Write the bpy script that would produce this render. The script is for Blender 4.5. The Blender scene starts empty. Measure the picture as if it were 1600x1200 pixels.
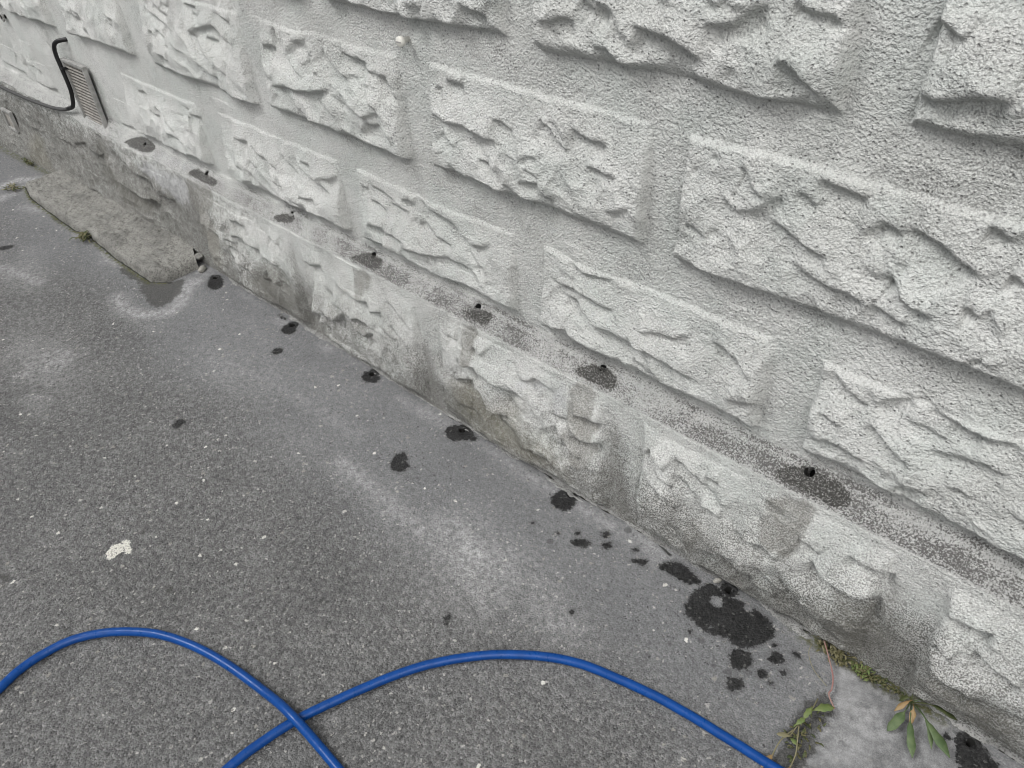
import bpy, bmesh, math, random
import numpy as np
from mathutils import Vector, Matrix

random.seed(7)
scene = bpy.context.scene
col = scene.collection

# ------------------------------------------------------------------ camera
CR=[0.725942, 0.685711, -0.053001]
CU=[-0.402735, 0.4863, 0.775447]
CF=[-0.557507, 0.541584, -0.629185]
CAM_D=0.89082; CAM_H=1.25000; LENS=27.7538
cam = bpy.data.cameras.new("camera")
cam.sensor_width = 36.0
cam.lens = LENS
cam.clip_start = 0.02
cam.clip_end = 300
cam_o = bpy.data.objects.new("camera", cam)
col.objects.link(cam_o)
cam_o.matrix_world = Matrix(((CR[0], CU[0], -CF[0], 0), (CR[1], CU[1], -CF[1], -CAM_D),
                             (CR[2], CU[2], -CF[2], CAM_H), (0, 0, 0, 1)))
scene.camera = cam_o

# ------------------------------------------------------------------ sky, sun, exposure
SUN_EL, SUN_AZ = 50.0, -46.0          # light from above, the left and in front of the wall
world = bpy.data.worlds.new("World")
scene.world = world
world.use_nodes = True
wn = world.node_tree
wn.nodes.clear()
sky = wn.nodes.new('ShaderNodeTexSky')
sky.sky_type = 'NISHITA'
sky.sun_disc = False
sky.sun_elevation = math.radians(SUN_EL)
sky.sun_rotation = math.radians(180 + SUN_AZ)
sky.dust_density = 6.0
sky.air_density = 1.0
hs = wn.nodes.new('ShaderNodeHueSaturation')
hs.inputs['Saturation'].default_value = 0.20      # cloud cover: the sky is nearly white
bg = wn.nodes.new('ShaderNodeBackground')
bg.inputs['Strength'].default_value = 0.09
wo = wn.nodes.new('ShaderNodeOutputWorld')
wn.links.new(sky.outputs[0], hs.inputs['Color'])
wn.links.new(hs.outputs[0], bg.inputs['Color'])
wn.links.new(bg.outputs[0], wo.inputs['Surface'])

sun = bpy.data.lights.new("sun", 'SUN')
sun.energy = 1.5
sun.angle = math.radians(20)
sun.color = (1.0, 0.99, 0.975)
sun_o = bpy.data.objects.new("sun", sun)
col.objects.link(sun_o)
a, e = math.radians(SUN_AZ), math.radians(SUN_EL)
sdir = Vector((math.sin(a) * math.cos(e), -math.cos(a) * math.cos(e), math.sin(e)))
sun_o.rotation_euler = sdir.to_track_quat('Z', 'Y').to_euler()
sun_o.location = sdir * 10

scene.view_settings.view_transform = 'Standard'
scene.view_settings.look = 'None'
scene.view_settings.gamma = 1
scene.view_settings.exposure = 0.46
scene.render.resolution_x = 1024
scene.render.resolution_y = 768
scene.render.engine = 'CYCLES'
scene.cycles.filter_width = 1.0

# ------------------------------------------------------------------ survey of the wall and ground (metres)
DATA = {"UP":[[8,[[-1.6669,0.7662],[-1.6342,0.7684],[-1.6117,0.7666]]],[8,[[-1.6124,0.8172],[-1.593,0.7919],[-1.5673,0.7634],[-1.5335,0.7362],[-1.5026,
0.7211]]],[5,[[-1.5593,0.7647],[-1.5278,0.7879],[-1.4917,0.8072]]],[6,[[-1.4848,0.769],[-1.476,0.7544],[-1.4679,0.7377]]],[9,[[-1.4389,0.7999],[-1.4222,
0.7794],[-1.3913,0.7613],[-1.3501,0.7453]]],[9,[[-1.3701,0.8069],[-1.3473,0.7975],[-1.3164,0.7952],[-1.2824,0.7953]]],[8,[[-1.6558,0.6928],[-1.6402,0.6824],
[-1.5889,0.6922],[-1.543,0.6923],[-1.4969,0.697],[-1.4575,0.7068],[-1.4107,0.7219]]],[7,[[-1.4035,0.7233],[-1.3737,0.711],[-1.3454,0.6944],[-1.3082,0.6881],
[-1.2736,0.6995],[-1.2416,0.7044]]],[6,[[-1.3008,0.7391],[-1.2809,0.7197],[-1.2535,0.7058]]],[7,[[-1.261,0.7732],[-1.2307,0.775],[-1.2177,0.7552],[-1.2055,
0.7312]]],[7,[[-1.3406,0.6415],[-1.2998,0.6716],[-1.2662,0.6791],[-1.2385,0.6652],[-1.2185,0.6456]]],[5,[[-1.6675,0.7299],[-1.6627,0.7047],[-1.6448,0.6904]]],
[7,[[-2.2215,0.774],[-2.1842,0.7673],[-2.1358,0.7555],[-2.1088,0.7432],[-2.0897,0.7345]]],[10,[[-2.0675,0.7603],[-2.0607,0.741],[-2.0232,0.7239],[-2.004,
0.7087],[-1.9752,0.6859],[-1.9436,0.6683],[-1.9129,0.6576],[-1.8806,0.6589]]],[7,[[-2.0027,0.7338],[-1.9577,0.7537],[-1.9074,0.7695],[-1.8643,0.7757],[-1.8391,
0.7667],[-1.8133,0.7515],[-1.7774,0.7402]]],[5,[[-2.2201,0.718],[-2.1961,0.7144],[-2.176,0.7055]]],[5,[[-2.1768,0.7266],[-2.1552,0.7204],[-2.1316,0.7098]]],
[7,[[-2.2005,0.663],[-2.1644,0.6616],[-2.1403,0.651]]],[6,[[-1.9163,0.7467],[-1.8904,0.7451],[-1.8567,0.7427]]],[7,[[-1.8995,0.6896],[-1.8732,0.6806],[-1.834,
0.6719]]],[6,[[-1.8389,0.8204],[-1.8193,0.8026],[-1.7827,0.7934]]],[6,[[-1.9843,0.8147],[-1.9587,0.8115],[-1.9223,0.8119]]],[6,[[-2.1014,0.8046],[-2.0785,
0.7877]]],[8,[[-1.1597,0.9128],[-1.1428,0.8925],[-1.1276,0.8898]]],[9,[[-1.0019,0.9384],[-0.9669,0.9281],[-0.9369,0.9189]]],[6,[[-1.1104,0.9252],[-1.0921,
0.9151]]],[11,[[-0.8281,0.9337],[-0.8087,0.935],[-0.7895,0.9417],[-0.7672,0.946]]],[12,[[-0.6697,0.9515],[-0.6433,0.9476],[-0.6113,0.9448],[-0.5862,0.9412],
[-0.5674,0.9342],[-0.5548,0.9289]]],[8,[[-0.7341,0.9092],[-0.7055,0.9097],[-0.6807,0.9003]]],[12,[[-0.5575,0.9644],[-0.5294,0.9658],[-0.5117,0.9708],[-0.4854,
0.9916],[-0.4667,0.9988]]],[10,[[-0.4433,1.0063],[-0.4202,0.9977],[-0.3934,0.9943],[-0.3761,0.9852]]],[7,[[-0.6045,0.9389],[-0.5768,0.9322],[-0.5494,0.9231]]],
[12,[[-0.4535,0.9392],[-0.4364,0.9395],[-0.4178,0.9301],[-0.401,0.9153],[-0.3853,0.9055]]],[10,[[-0.289,1.0062],[-0.272,1.0001],[-0.2519,0.9903]]],[13,
[[-0.2885,0.9369],[-0.2655,0.9296],[-0.2444,0.935],[-0.2186,0.9435],[-0.1974,0.9433],[-0.1826,0.9418]]],[8,[[-0.4859,0.7911],[-0.4714,0.7935],[-0.457,0.774],
[-0.4365,0.7578]]],[9,[[-0.5118,0.7553],[-0.4921,0.7379],[-0.4738,0.7302],[-0.437,0.7513],[-0.4238,0.7679],[-0.4075,0.7819]]],[10,[[-0.3767,0.8085],[-0.3558,
0.8055],[-0.3295,0.8014],[-0.3058,0.7997]]],[7,[[-0.3988,0.7844],[-0.3828,0.7799],[-0.3659,0.7698]]],[6,[[-0.5595,0.693],[-0.5401,0.6885],[-0.5166,0.6784]]],
[9,[[-0.4308,0.7337],[-0.4042,0.7292],[-0.3776,0.7217],[-0.3453,0.7134],[-0.3294,0.7093]]],[13,[[-0.2553,0.7794],[-0.2366,0.7776],[-0.22,0.7722],[-0.2011,
0.7629],[-0.1852,0.7543],[-0.1699,0.7472],[-0.1617,0.7374]]],[9,[[-0.3087,0.7504],[-0.3006,0.7614],[-0.2856,0.7736],[-0.2708,0.7727],[-0.2541,0.7638]]],
[10,[[-0.2625,0.7105],[-0.2547,0.7152],[-0.2461,0.7046],[-0.2356,0.693],[-0.2194,0.6873],[-0.2025,0.6837],[-0.1918,0.6812]]],[11,[[-0.1704,0.704],[-0.1611,
0.7045],[-0.1496,0.6975]]],[11,[[-0.1729,0.8076],[-0.1592,0.8032],[-0.1439,0.7936]]],[8,[[-0.2715,0.6714],[-0.2549,0.6672],[-0.2394,0.6609],[-0.2228,0.6552]]],
[12,[[-0.1378,0.7593],[-0.1267,0.7557],[-0.1192,0.7477]]],[8,[[-0.1315,0.6513],[-0.1234,0.6426]]],[8,[[-0.4001,0.6863],[-0.3764,0.6855],[-0.3519,0.6776],
[-0.3284,0.6727],[-0.3069,0.6749],[-0.284,0.6687],[-0.2693,0.6624]]],[8,[[-1.0662,0.7983],[-1.0403,0.8014],[-1.0154,0.801]]],[5,[[-1.0946,0.7842],[-1.0738,
0.783]]],[9,[[-1.1097,0.7436],[-1.092,0.7364],[-1.0668,0.7272],[-1.0251,0.7275],[-0.985,0.7258],[-0.9508,0.7249],[-0.9228,0.7174]]],[7,[[-0.9523,0.7594],
[-0.9289,0.7577],[-0.8996,0.7473]]],[6,[[-1.0796,0.7133],[-1.0659,0.6978],[-1.0525,0.6802]]],[8,[[-0.9926,0.6801],[-0.9603,0.6772],[-0.9318,0.6662]]],[9,
[[-0.8465,0.7825],[-0.8256,0.7709],[-0.8049,0.7527],[-0.7801,0.7373]]],[10,[[-0.7796,0.7876],[-0.7596,0.7732],[-0.7358,0.7693],[-0.7011,0.7713]]],[6,[[-0.8816,
0.7065],[-0.8628,0.7165],[-0.8447,0.7228]]],[9,[[-0.7513,0.7264],[-0.7272,0.7261],[-0.6805,0.7272]]],[9,[[-0.8888,0.6631],[-0.8652,0.6696],[-0.8423,0.6724],
[-0.8294,0.6542],[-0.8026,0.6566]]],[7,[[-0.7017,0.6621],[-0.6706,0.6768],[-0.6559,0.6897]]],[6,[[-1.0725,0.654],[-1.0478,0.6369],[-1.0112,0.6312]]],[6,
[[-0.9279,0.6541],[-0.8853,0.6436],[-0.8578,0.6291]]],[6,[[-1.3823,0.5172],[-1.3559,0.5106]]],[6,[[-1.3545,0.4897],[-1.3196,0.4906],[-1.2951,0.4792]]],
[6,[[-1.2909,0.4969],[-1.2494,0.5048],[-1.2254,0.4961]]],[7,[[-1.2457,0.5219],[-1.2188,0.5276],[-1.2016,0.5193]]],[9,[[-1.1917,0.5379],[-1.173,0.539],[-1.151,
0.5258],[-1.1159,0.5212],[-1.0815,0.5168],[-1.0609,0.4993],[-1.0342,0.4862],[-1.0053,0.4939],[-0.9762,0.5126]]],[7,[[-1.3629,0.4312],[-1.3264,0.4355],[-1.3057,
0.4349]]],[5,[[-1.2059,0.4975],[-1.1771,0.4837]]],[6,[[-1.1477,0.4749],[-1.1179,0.4711],[-1.0894,0.4626]]],[7,[[-1.2783,0.4045],[-1.2156,0.4163],[-1.163,
0.4227],[-1.1056,0.4336],[-1.0644,0.4297],[-1.0247,0.4211]]],[5,[[-1.3512,0.5282],[-1.2988,0.5201],[-1.2607,0.5129]]],[6,[[-0.7911,0.5342],[-0.7727,0.5429],
[-0.7503,0.5332],[-0.7195,0.5348],[-0.677,0.5412]]],[9,[[-0.8344,0.4974],[-0.8058,0.4915],[-0.7683,0.4914],[-0.7319,0.4872],[-0.7052,0.4857],[-0.6705,0.4837]]],
[11,[[-0.8159,0.4662],[-0.7872,0.4691],[-0.7638,0.4658],[-0.7498,0.4544],[-0.7221,0.4404],[-0.6862,0.4389],[-0.6512,0.4375],[-0.6088,0.4358],[-0.5674,0.43],
[-0.5271,0.4245],[-0.4885,0.423]]],[7,[[-0.8278,0.3898],[-0.8077,0.394],[-0.7782,0.407]]],[9,[[-0.6273,0.4651],[-0.5994,0.4776],[-0.5796,0.4803],[-0.5562,
0.4828],[-0.5273,0.4999]]],[10,[[-0.4942,0.5013],[-0.4728,0.5034],[-0.4466,0.4926],[-0.4233,0.4766],[-0.4077,0.4648]]],[6,[[-0.8283,0.3709],[-0.7784,0.3702],
[-0.7303,0.3696],[-0.6794,0.3711]]],[6,[[-0.45,0.4138],[-0.422,0.4206],[-0.3954,0.4309]]],[5,[[-0.6408,0.4032],[-0.6059,0.3938],[-0.5638,0.3886]]],[8,[[-0.3013,
0.5451],[-0.2825,0.5258],[-0.2657,0.5164],[-0.2499,0.5103],[-0.2357,0.5107]]],[8,[[-0.2361,0.5124],[-0.2217,0.5221],[-0.2092,0.5378],[-0.1943,0.5424],[-0.1815,
0.5337]]],[8,[[-0.174,0.5448],[-0.1582,0.5432],[-0.1395,0.5399],[-0.117,0.5391],[-0.093,0.5395]]],[7,[[-0.3034,0.4676],[-0.2843,0.4647],[-0.2616,0.4583]]],
[11,[[-0.2328,0.4864],[-0.2155,0.4738],[-0.1982,0.4612],[-0.1786,0.4502],[-0.1586,0.4475]]],[7,[[-0.3086,0.4145],[-0.282,0.4243],[-0.2573,0.4251],[-0.2377,
0.419],[-0.2106,0.4179]]],[8,[[-0.1609,0.4766],[-0.1313,0.4838],[-0.107,0.4881],[-0.0773,0.4963],[-0.0451,0.4922]]],[6,[[-0.1864,0.4255],[-0.1666,0.4145],
[-0.1543,0.4106]]],[7,[[-0.1772,0.3888],[-0.1586,0.4056],[-0.144,0.4136],[-0.1237,0.4095]]],[6,[[-0.1172,0.4339],[-0.0983,0.441],[-0.0798,0.4305]]],[7,
[[-0.1395,0.5399],[-0.1132,0.5344],[-0.0843,0.5344],[-0.0535,0.5464]]],[7,[[-1.9249,0.4953],[-1.8853,0.4967],[-1.8437,0.504]]],[6,[[-1.836,0.5006],[-1.8053,
0.4872],[-1.7646,0.4766],[-1.7172,0.4628]]],[5,[[-1.9328,0.4223],[-1.8857,0.418]]],[5,[[-1.9113,0.3858],[-1.8581,0.3948]]],[8,[[-1.6411,0.5232],[-1.6265,
0.497],[-1.5914,0.4813],[-1.5616,0.4744],[-1.5168,0.4669]]],[7,[[-1.6411,0.4156],[-1.5789,0.4259]]],[5,[[-1.5587,0.4827],[-1.5076,0.4943],[-1.4707,0.5141]]],
[5,[[-1.7049,0.5122],[-1.6711,0.4904],[-1.6375,0.4687]]],[5,[[-1.7901,0.3777],[-1.72,0.3705],[-1.6305,0.3758]]],[6,[[-2.1385,0.5275],[-2.142,0.5136],[-2.1114,
0.5123],[-2.0868,0.5019]]],[4,[[-2.1829,0.4995],[-2.1879,0.4576]]],[5,[[-2.6944,0.3612],[-2.6315,0.3627],[-2.5725,0.3699]]],[6,[[-3.4072,0.3633],[-3.3574,
0.3585],[-3.2859,0.3582],[-3.1815,0.3749]]],[4,[[-3.7164,0.384],[-3.6211,0.3785],[-3.5043,0.3775],[-3.4444,0.3635]]]],"LO":[[9,[[-1.6581,0.1312],[-1.6182,
0.1159],[-1.5739,0.1156],[-1.5306,0.1153],[-1.507,0.1501]]],[8,[[-1.4694,0.1509],[-1.4242,0.1673],[-1.3938,0.1625],[-1.3656,0.1511]]],[6,[[-1.4618,0.1205],
[-1.4231,0.1131],[-1.3752,0.1438]]],[7,[[-1.5176,0.2352],[-1.4628,0.2277],[-1.4164,0.2233],[-1.3747,0.2347]]],[6,[[-1.5473,0.17],[-1.5001,0.1592],[-1.4684,
0.1544]]],[5,[[-1.6626,0.2396],[-1.6164,0.2447],[-1.5669,0.2628]]],[5,[[-1.3824,0.2057],[-1.333,0.2208]]],[8,[[-1.6936,0.1103],[-1.653,0.0689],[-1.5783,
0.0753]]],[6,[[-1.9983,0.2536],[-1.9475,0.2638],[-1.9168,0.2561]]],[10,[[-2.2021,0.2081],[-2.1695,0.1868],[-2.1214,0.1834],[-2.081,0.1778],[-2.0692,0.1596],
[-2.0484,0.1381],[-2.0341,0.1143]]],[6,[[-2.1082,0.2357],[-2.0692,0.2189],[-2.0424,0.1999]]],[6,[[-2.0145,0.203],[-1.9602,0.2089],[-1.9127,0.2039],[-1.8628,
0.2061]]],[8,[[-1.9758,0.1573],[-1.9474,0.1423],[-1.9088,0.1281],[-1.8638,0.1292]]],[7,[[-1.8653,0.1902],[-1.8205,0.1941],[-1.8004,0.1864],[-1.7749,0.1807]]],
[8,[[-1.848,0.1537],[-1.8224,0.1355],[-1.7871,0.118]]],[4,[[-1.8056,0.2695],[-1.7782,0.2587],[-1.7549,0.2495]]],[6,[[-1.1033,0.2633],[-1.0723,0.2588]]],
[8,[[-1.021,0.2746],[-1.0033,0.2725],[-0.9869,0.2593]]],[9,[[-1.0794,0.2095],[-1.0411,0.2116],[-1.0087,0.2248],[-0.986,0.2118],[-0.9568,0.2049],[-0.9158,
0.2073],[-0.8757,0.2124]]],[9,[[-1.0889,0.1425],[-1.0601,0.163],[-1.027,0.1743],[-1.0158,0.1632],[-0.9933,0.1409],[-0.9768,0.1211],[-0.9397,0.1274],[-0.9096,
0.133]]],[6,[[-0.8851,0.2419],[-0.84,0.2703],[-0.8085,0.2664],[-0.788,0.2569]]],[8,[[-0.8284,0.1599],[-0.8014,0.148],[-0.7694,0.1338]]],[8,[[-0.7896,0.1878],
[-0.7689,0.1618],[-0.7429,0.139],[-0.722,0.1241]]],[8,[[-0.7424,0.2332],[-0.7077,0.2478],[-0.6739,0.2444]]],[10,[[-0.753,0.1768],[-0.7172,0.1875],[-0.6727,
0.1933]]],[6,[[-0.89,0.0716],[-0.8487,0.0791],[-0.8034,0.0781],[-0.7378,0.0558]]],[10,[[-0.5669,0.2534],[-0.5461,0.2364],[-0.5236,0.2257]]],[9,[[-0.5522,
0.2017],[-0.5306,0.2057],[-0.5045,0.2027]]],[7,[[-0.5141,0.2618],[-0.4932,0.2604],[-0.4594,0.2482]]],[8,[[-0.5448,0.1619],[-0.5182,0.1616],[-0.4949,0.1459]]],
[7,[[-0.453,0.1919],[-0.4288,0.1938],[-0.4077,0.1859]]],[6,[[-0.4488,0.2602],[-0.4212,0.2593]]],[9,[[-0.3701,0.1699],[-0.3473,0.172],[-0.3223,0.1813],[-0.2933,
0.1629]]],[8,[[-0.4268,0.1093],[-0.3928,0.103],[-0.3587,0.0918],[-0.3261,0.0858]]],[6,[[-0.2751,0.2387],[-0.2539,0.2358],[-0.238,0.2239]]],[12,[[-0.2518,
0.2075],[-0.2213,0.1923],[-0.1931,0.1859],[-0.1664,0.184],[-0.132,0.2]]],[7,[[-0.1969,0.2622],[-0.1702,0.2555],[-0.1399,0.2572],[-0.1232,0.2621]]],[8,[[-0.2868,
0.1254],[-0.2642,0.1232],[-0.2375,0.0974],[-0.2126,0.0811],[-0.1889,0.0697]]],[9,[[-0.0504,0.2406],[-0.0287,0.2498],[-0.0042,0.2544],[0.0195,0.2589]]],
[10,[[-0.0416,0.1848],[-0.0309,0.1793],[-0.0157,0.1742]]],[12,[[-0.0388,0.1145],[-0.0195,0.1224],[0.003,0.1254],[0.0192,0.1172],[0.0386,0.1129]]],[9,[[-0.0006,
0.2066],[0.0172,0.205],[0.0418,0.1946],[0.0635,0.1857],[0.0766,0.1839]]],[9,[[-2.8628,0.2622],[-2.8394,0.2373],[-2.839,0.2029],[-2.8172,0.1667],[-2.7496,
0.1501],[-2.6742,0.1364],[-2.5875,0.1409],[-2.505,0.1348]]],[6,[[-2.7101,0.243],[-2.658,0.2465],[-2.6168,0.2375],[-2.5814,0.2305],[-2.5082,0.2308]]],[5,
[[-2.4927,0.189],[-2.4317,0.1936],[-2.3725,0.198]]],[5,[[-3.1448,0.0307],[-3.0202,0.0392],[-2.9456,0.0276]]]],"PITU":[[[-0.7137,0.95],9,9],[[-0.5234,0.7923],
6,5],[[-0.5526,0.7695],5,4],[[-0.5069,0.6887],8,6],[[-0.1633,0.7028],10,7],[[-2.134,0.6858],8,6],[[-0.2541,0.7068],9,5]],"PITL":[[[-1.5513,0.1754],22,8],
[[-2.4273,-0.0557],10,10]],"WETL":[[[-0.3425,0.3264],[-0.3379,0.3414],[-0.3237,0.3541],[-0.3001,0.3611],[-0.2691,0.365],[-0.2406,0.3594],[-0.2228,0.3519],
[-0.2186,0.3371],[-0.2264,0.3242],[-0.2551,0.3238],[-0.2879,0.3235],[-0.3216,0.3231]],[[-0.7643,0.3247],[-0.7507,0.3434],[-0.7134,0.3617],[-0.6669,0.3533],
[-0.6631,0.3305],[-0.6767,0.3222],[-0.7188,0.3218]],[[-1.065,0.3267],[-1.048,0.3427],[-1.0053,0.3594],[-0.9845,0.3539],[-0.9845,0.3264],[-1.0219,0.3205]],
[[-1.4463,0.3249],[-1.4213,0.3441],[-1.3878,0.3608],[-1.3351,0.3534],[-1.3428,0.3277],[-1.3752,0.3213],[-1.4203,0.3209]],[[-1.783,0.3295],[-1.7526,0.3505],
[-1.6838,0.355],[-1.7079,0.3276],[-1.7573,0.3204]],[[-2.2385,0.3267],[-2.1965,0.3568],[-2.1659,0.3531],[-2.0656,0.3542],[-2.0729,0.3312],[-2.1154,0.325],
[-2.176,0.3258]],[[-2.6469,0.3218],[-2.5989,0.3508],[-2.5476,0.367],[-2.4706,0.3667],[-2.4365,0.3494],[-2.4628,0.3295],[-2.4937,0.3214],[-2.5614,0.3169],
[-2.6062,0.322]]],"DAMPL":[[[-0.3386,0.2953],[-0.2537,0.3139],[-0.2553,0.2897],[-0.2624,0.2751],[-0.2629,0.2604],[-0.2729,0.2233],[-0.2725,0.1933],[-0.2857,
0.1774],[-0.3056,0.1872],[-0.3298,0.1991],[-0.3375,0.2236],[-0.3375,0.2677]],[[-0.7586,0.312],[-0.6864,0.3111],[-0.6953,0.2819],[-0.69,0.2549],[-0.68,0.2353],
[-0.6937,0.1906],[-0.6831,0.1594],[-0.7027,0.1192],[-0.7444,0.098],[-0.7655,0.136],[-0.7643,0.2441]],[[-1.0516,0.3131],[-1.0008,0.3152],[-1.0048,0.2776],
[-1.0201,0.2494],[-1.0176,0.2184],[-1.0424,0.2171],[-1.0513,0.2454],[-1.06,0.2732]],[[-1.4335,0.3081],[-1.3641,0.3123],[-1.3712,0.2713],[-1.401,0.2313],
[-1.4194,0.2353],[-1.432,0.2867]],[[-2.2345,0.3154],[-2.1674,0.3222],[-2.0774,0.324],[-2.0659,0.3037],[-2.1005,0.2517],[-2.2482,0.2002],[-2.2431,0.2644]],
[[-2.2268,0.2382],[-2.0789,0.3116],[-2.0863,0.28],[-2.1422,0.2389],[-2.0945,0.2075],[-2.0956,0.1758],[-2.1303,0.1223],[-2.1248,0.0913],[-2.1589,0.0385],
[-2.1782,0.0452],[-2.1882,0.089],[-2.2147,0.1133],[-2.2102,0.1704]]],"OLIVEL":[[[-2.222,0.1504],[-2.0998,0.1681],[-2.1303,0.1223],[-2.1248,0.0913],[-2.1589,
0.0385],[-2.1782,0.0452],[-2.1882,0.089],[-2.2147,0.1133]],[[-1.0988,0.1324],[-1.0363,0.1645],[-0.985,0.1171],[-0.8838,0.2003],[-0.8932,0.1397],[-0.8258,
0.1221],[-0.7713,0.0982],[-0.7445,0.045],[-0.8575,0.0438],[-0.9795,0.0424],[-1.0751,0.0612]],[[-3.5176,0.16],[-3.4781,0.0343],[-3.4717,0.0032],[-3.6837,
-0.0276],[-3.6564,0.0714]]],"PALEL":[[[-2.473,0.3268],[-2.4214,0.3533],[-2.2782,0.3532],[-2.2025,0.3706],[-2.201,0.3556],[-2.229,0.3356],[-2.3276,0.3146],
[-2.4308,0.3218]],[[-2.5085,0.3048],[-2.3473,0.3032],[-2.2384,0.3084],[-2.2386,0.2347],[-2.3463,0.1766],[-2.39,0.2222],[-2.4559,0.2358],[-2.5607,0.2528]],
[[-0.2847,0.3568],[-0.2729,0.3595],[-0.2583,0.3499],[-0.2739,0.3485]],[[-0.6669,0.3533],[-0.6203,0.35],[-0.6265,0.3452],[-0.6596,0.3484]],[[-0.9676,0.1721],
[-0.7635,0.3144],[-0.7643,0.2441],[-0.7857,0.2007],[-0.7951,0.2479],[-0.8266,0.2518],[-0.8989,0.2298]]],"DARKL":[[[-2.8468,0.3003],[-2.7741,0.3074],[-2.8131,
0.2274],[-2.7966,0.1763],[-2.7205,0.1622],[-2.6044,0.1398],[-2.4949,0.1243],[-2.8325,0.0206],[-2.8338,0.0945],[-2.9452,0.0997],[-2.9083,0.2312]],[[-0.2085,
0.1769],[-0.1472,0.1692],[-0.1307,0.203],[-0.1198,0.2542],[-0.1139,0.1879],[-0.0967,0.0809],[-0.1701,-0.0041]],[[-0.4589,0.1219],[-0.4367,0.1494],[-0.4373,
0.0824],[-0.4798,0.0248]],[[-1.8475,0.1878],[-1.7129,0.1871],[-1.7266,0.0531],[-1.8269,0.0246],[-2.001,0.0378]],[[-1.1132,0.125],[-1.0296,0.168],[-0.9726,
0.1181],[-0.9012,0.1064],[-0.8,0.0444],[-0.9182,0.0303],[-1.1137,0.0273]],[[-0.0439,0.0945],[0.0265,0.1287],[0.0947,0.1207],[0.1241,0.0308],[0.0554,0.0328]],
[[-0.6561,0.234],[-0.6421,0.2372],[-0.6413,0.0918],[-0.6707,0.0598]]],"WETG":[[[-2.1707,-0.0659],[-2.1973,-0.044],[-2.2166,-0.0228],[-2.1836,-0.0113],[-2.1424,
-0.0221],[-2.119,-0.0459],[-2.1257,-0.0653],[-2.1478,-0.0724]],[[-1.7803,-0.0583],[-1.7924,-0.03],[-1.7738,-0.0086],[-1.7419,-0.0272],[-1.7365,-0.0477],
[-1.7528,-0.0634]],[[-1.8574,-0.0174],[-1.8368,-0.0139],[-1.8052,-0.0146],[-1.8144,-0.022]],[[-1.7137,-0.1317],[-1.7128,-0.1097],[-1.6933,-0.1033],[-1.6823,
-0.1236],[-1.6958,-0.137]],[[-1.4359,-0.0387],[-1.4384,-0.0136],[-1.4045,-0.0074],[-1.3853,-0.0131],[-1.3792,-0.0346],[-1.4066,-0.0519]],[[-1.1115,-0.0417],
[-1.1127,-0.0243],[-1.0932,-0.0034],[-1.0673,0.0046],[-1.0505,-0.0085],[-1.0275,-0.0115],[-1.0337,-0.0283],[-1.0508,-0.0311],[-1.0623,-0.0524],[-1.0875,
-0.0576]],[[-1.1287,-0.1964],[-1.1383,-0.1705],[-1.1291,-0.1542],[-1.112,-0.1568],[-1.0989,-0.1711],[-1.079,-0.1792],[-1.0877,-0.2014],[-1.1054,-0.2099]],
[[-0.7806,-0.0431],[-0.7803,-0.0239],[-0.773,-0.0062],[-0.7497,0.0061],[-0.7298,-0.0146],[-0.7247,-0.0434],[-0.7374,-0.0543],[-0.7643,-0.0553]],[[-0.6732,
-0.1078],[-0.6675,-0.0927],[-0.6523,-0.0796],[-0.6346,-0.0811],[-0.6372,-0.0981],[-0.6554,-0.1072]],[[-0.5543,-0.0642],[-0.547,-0.0546],[-0.5266,-0.0465],
[-0.5259,-0.0574],[-0.5441,-0.0649]],[[-0.5094,-0.0443],[-0.4946,-0.0155],[-0.4744,-0.0044],[-0.4372,-0.0127],[-0.4186,-0.021],[-0.437,-0.0401],[-0.4769,
-0.0411]],[[-0.414,-0.0878],[-0.4204,-0.0584],[-0.4189,-0.0273],[-0.4127,-0.0097],[-0.3885,-0.0068],[-0.3706,-0.0149],[-0.339,-0.0048],[-0.3188,-0.0043],
[-0.2892,-0.0066],[-0.2662,-0.0195],[-0.2634,-0.0386],[-0.271,-0.0665],[-0.2886,-0.09],[-0.3067,-0.0928],[-0.3283,-0.0904],[-0.3489,-0.1032],[-0.3788,-0.1021],
[-0.4016,-0.0997]],[[-0.3049,-0.1122],[-0.2974,-0.0951],[-0.2779,-0.0883],[-0.2609,-0.1041],[-0.2671,-0.1197],[-0.2743,-0.1336],[-0.2914,-0.1311]],[[-0.2489,
-0.0782],[-0.2474,-0.0536],[-0.2242,-0.0614],[-0.2264,-0.0711],[-0.2426,-0.0828]],[[-0.2262,-0.0401],[-0.2164,-0.034],[-0.2048,-0.0418],[-0.2099,-0.0462]],
[[-0.2799,-0.1658],[-0.277,-0.1484],[-0.2625,-0.1405],[-0.2529,-0.1516],[-0.2567,-0.1694],[-0.2694,-0.1735]],[[0.0359,-0.0086],[0.039,0.0063],[0.0569,0.0101],
[0.0732,0.0042],[0.0962,-0.0087],[0.1125,-0.0168],[0.1008,-0.0497],[0.0634,-0.061],[0.0463,-0.0335]],[[-1.6339,-0.469],[-1.6542,-0.4462],[-1.6446,-0.4289],
[-1.6254,-0.4376],[-1.6208,-0.4641]],[[-0.7277,-0.4002],[-0.7346,-0.3862],[-0.7289,-0.3813],[-0.7172,-0.3938],[-0.7142,-0.4037]],[[-2.9911,-0.3998],[-2.9748,
-0.3758],[-2.9659,-0.3575],[-2.9389,-0.3759],[-2.9615,-0.4102]]],"DAMPG":[[[-0.1603,-0.2357],[-0.156,-0.2064],[-0.1619,-0.1636],[-0.17,-0.1483],[-0.1614,
-0.1315],[-0.1649,-0.1114],[-0.1594,-0.0877],[-0.1498,-0.0648],[-0.1295,-0.0846],[-0.1185,-0.0932],[-0.1163,-0.1184],[-0.1174,-0.1502],[-0.1146,-0.1821],
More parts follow.
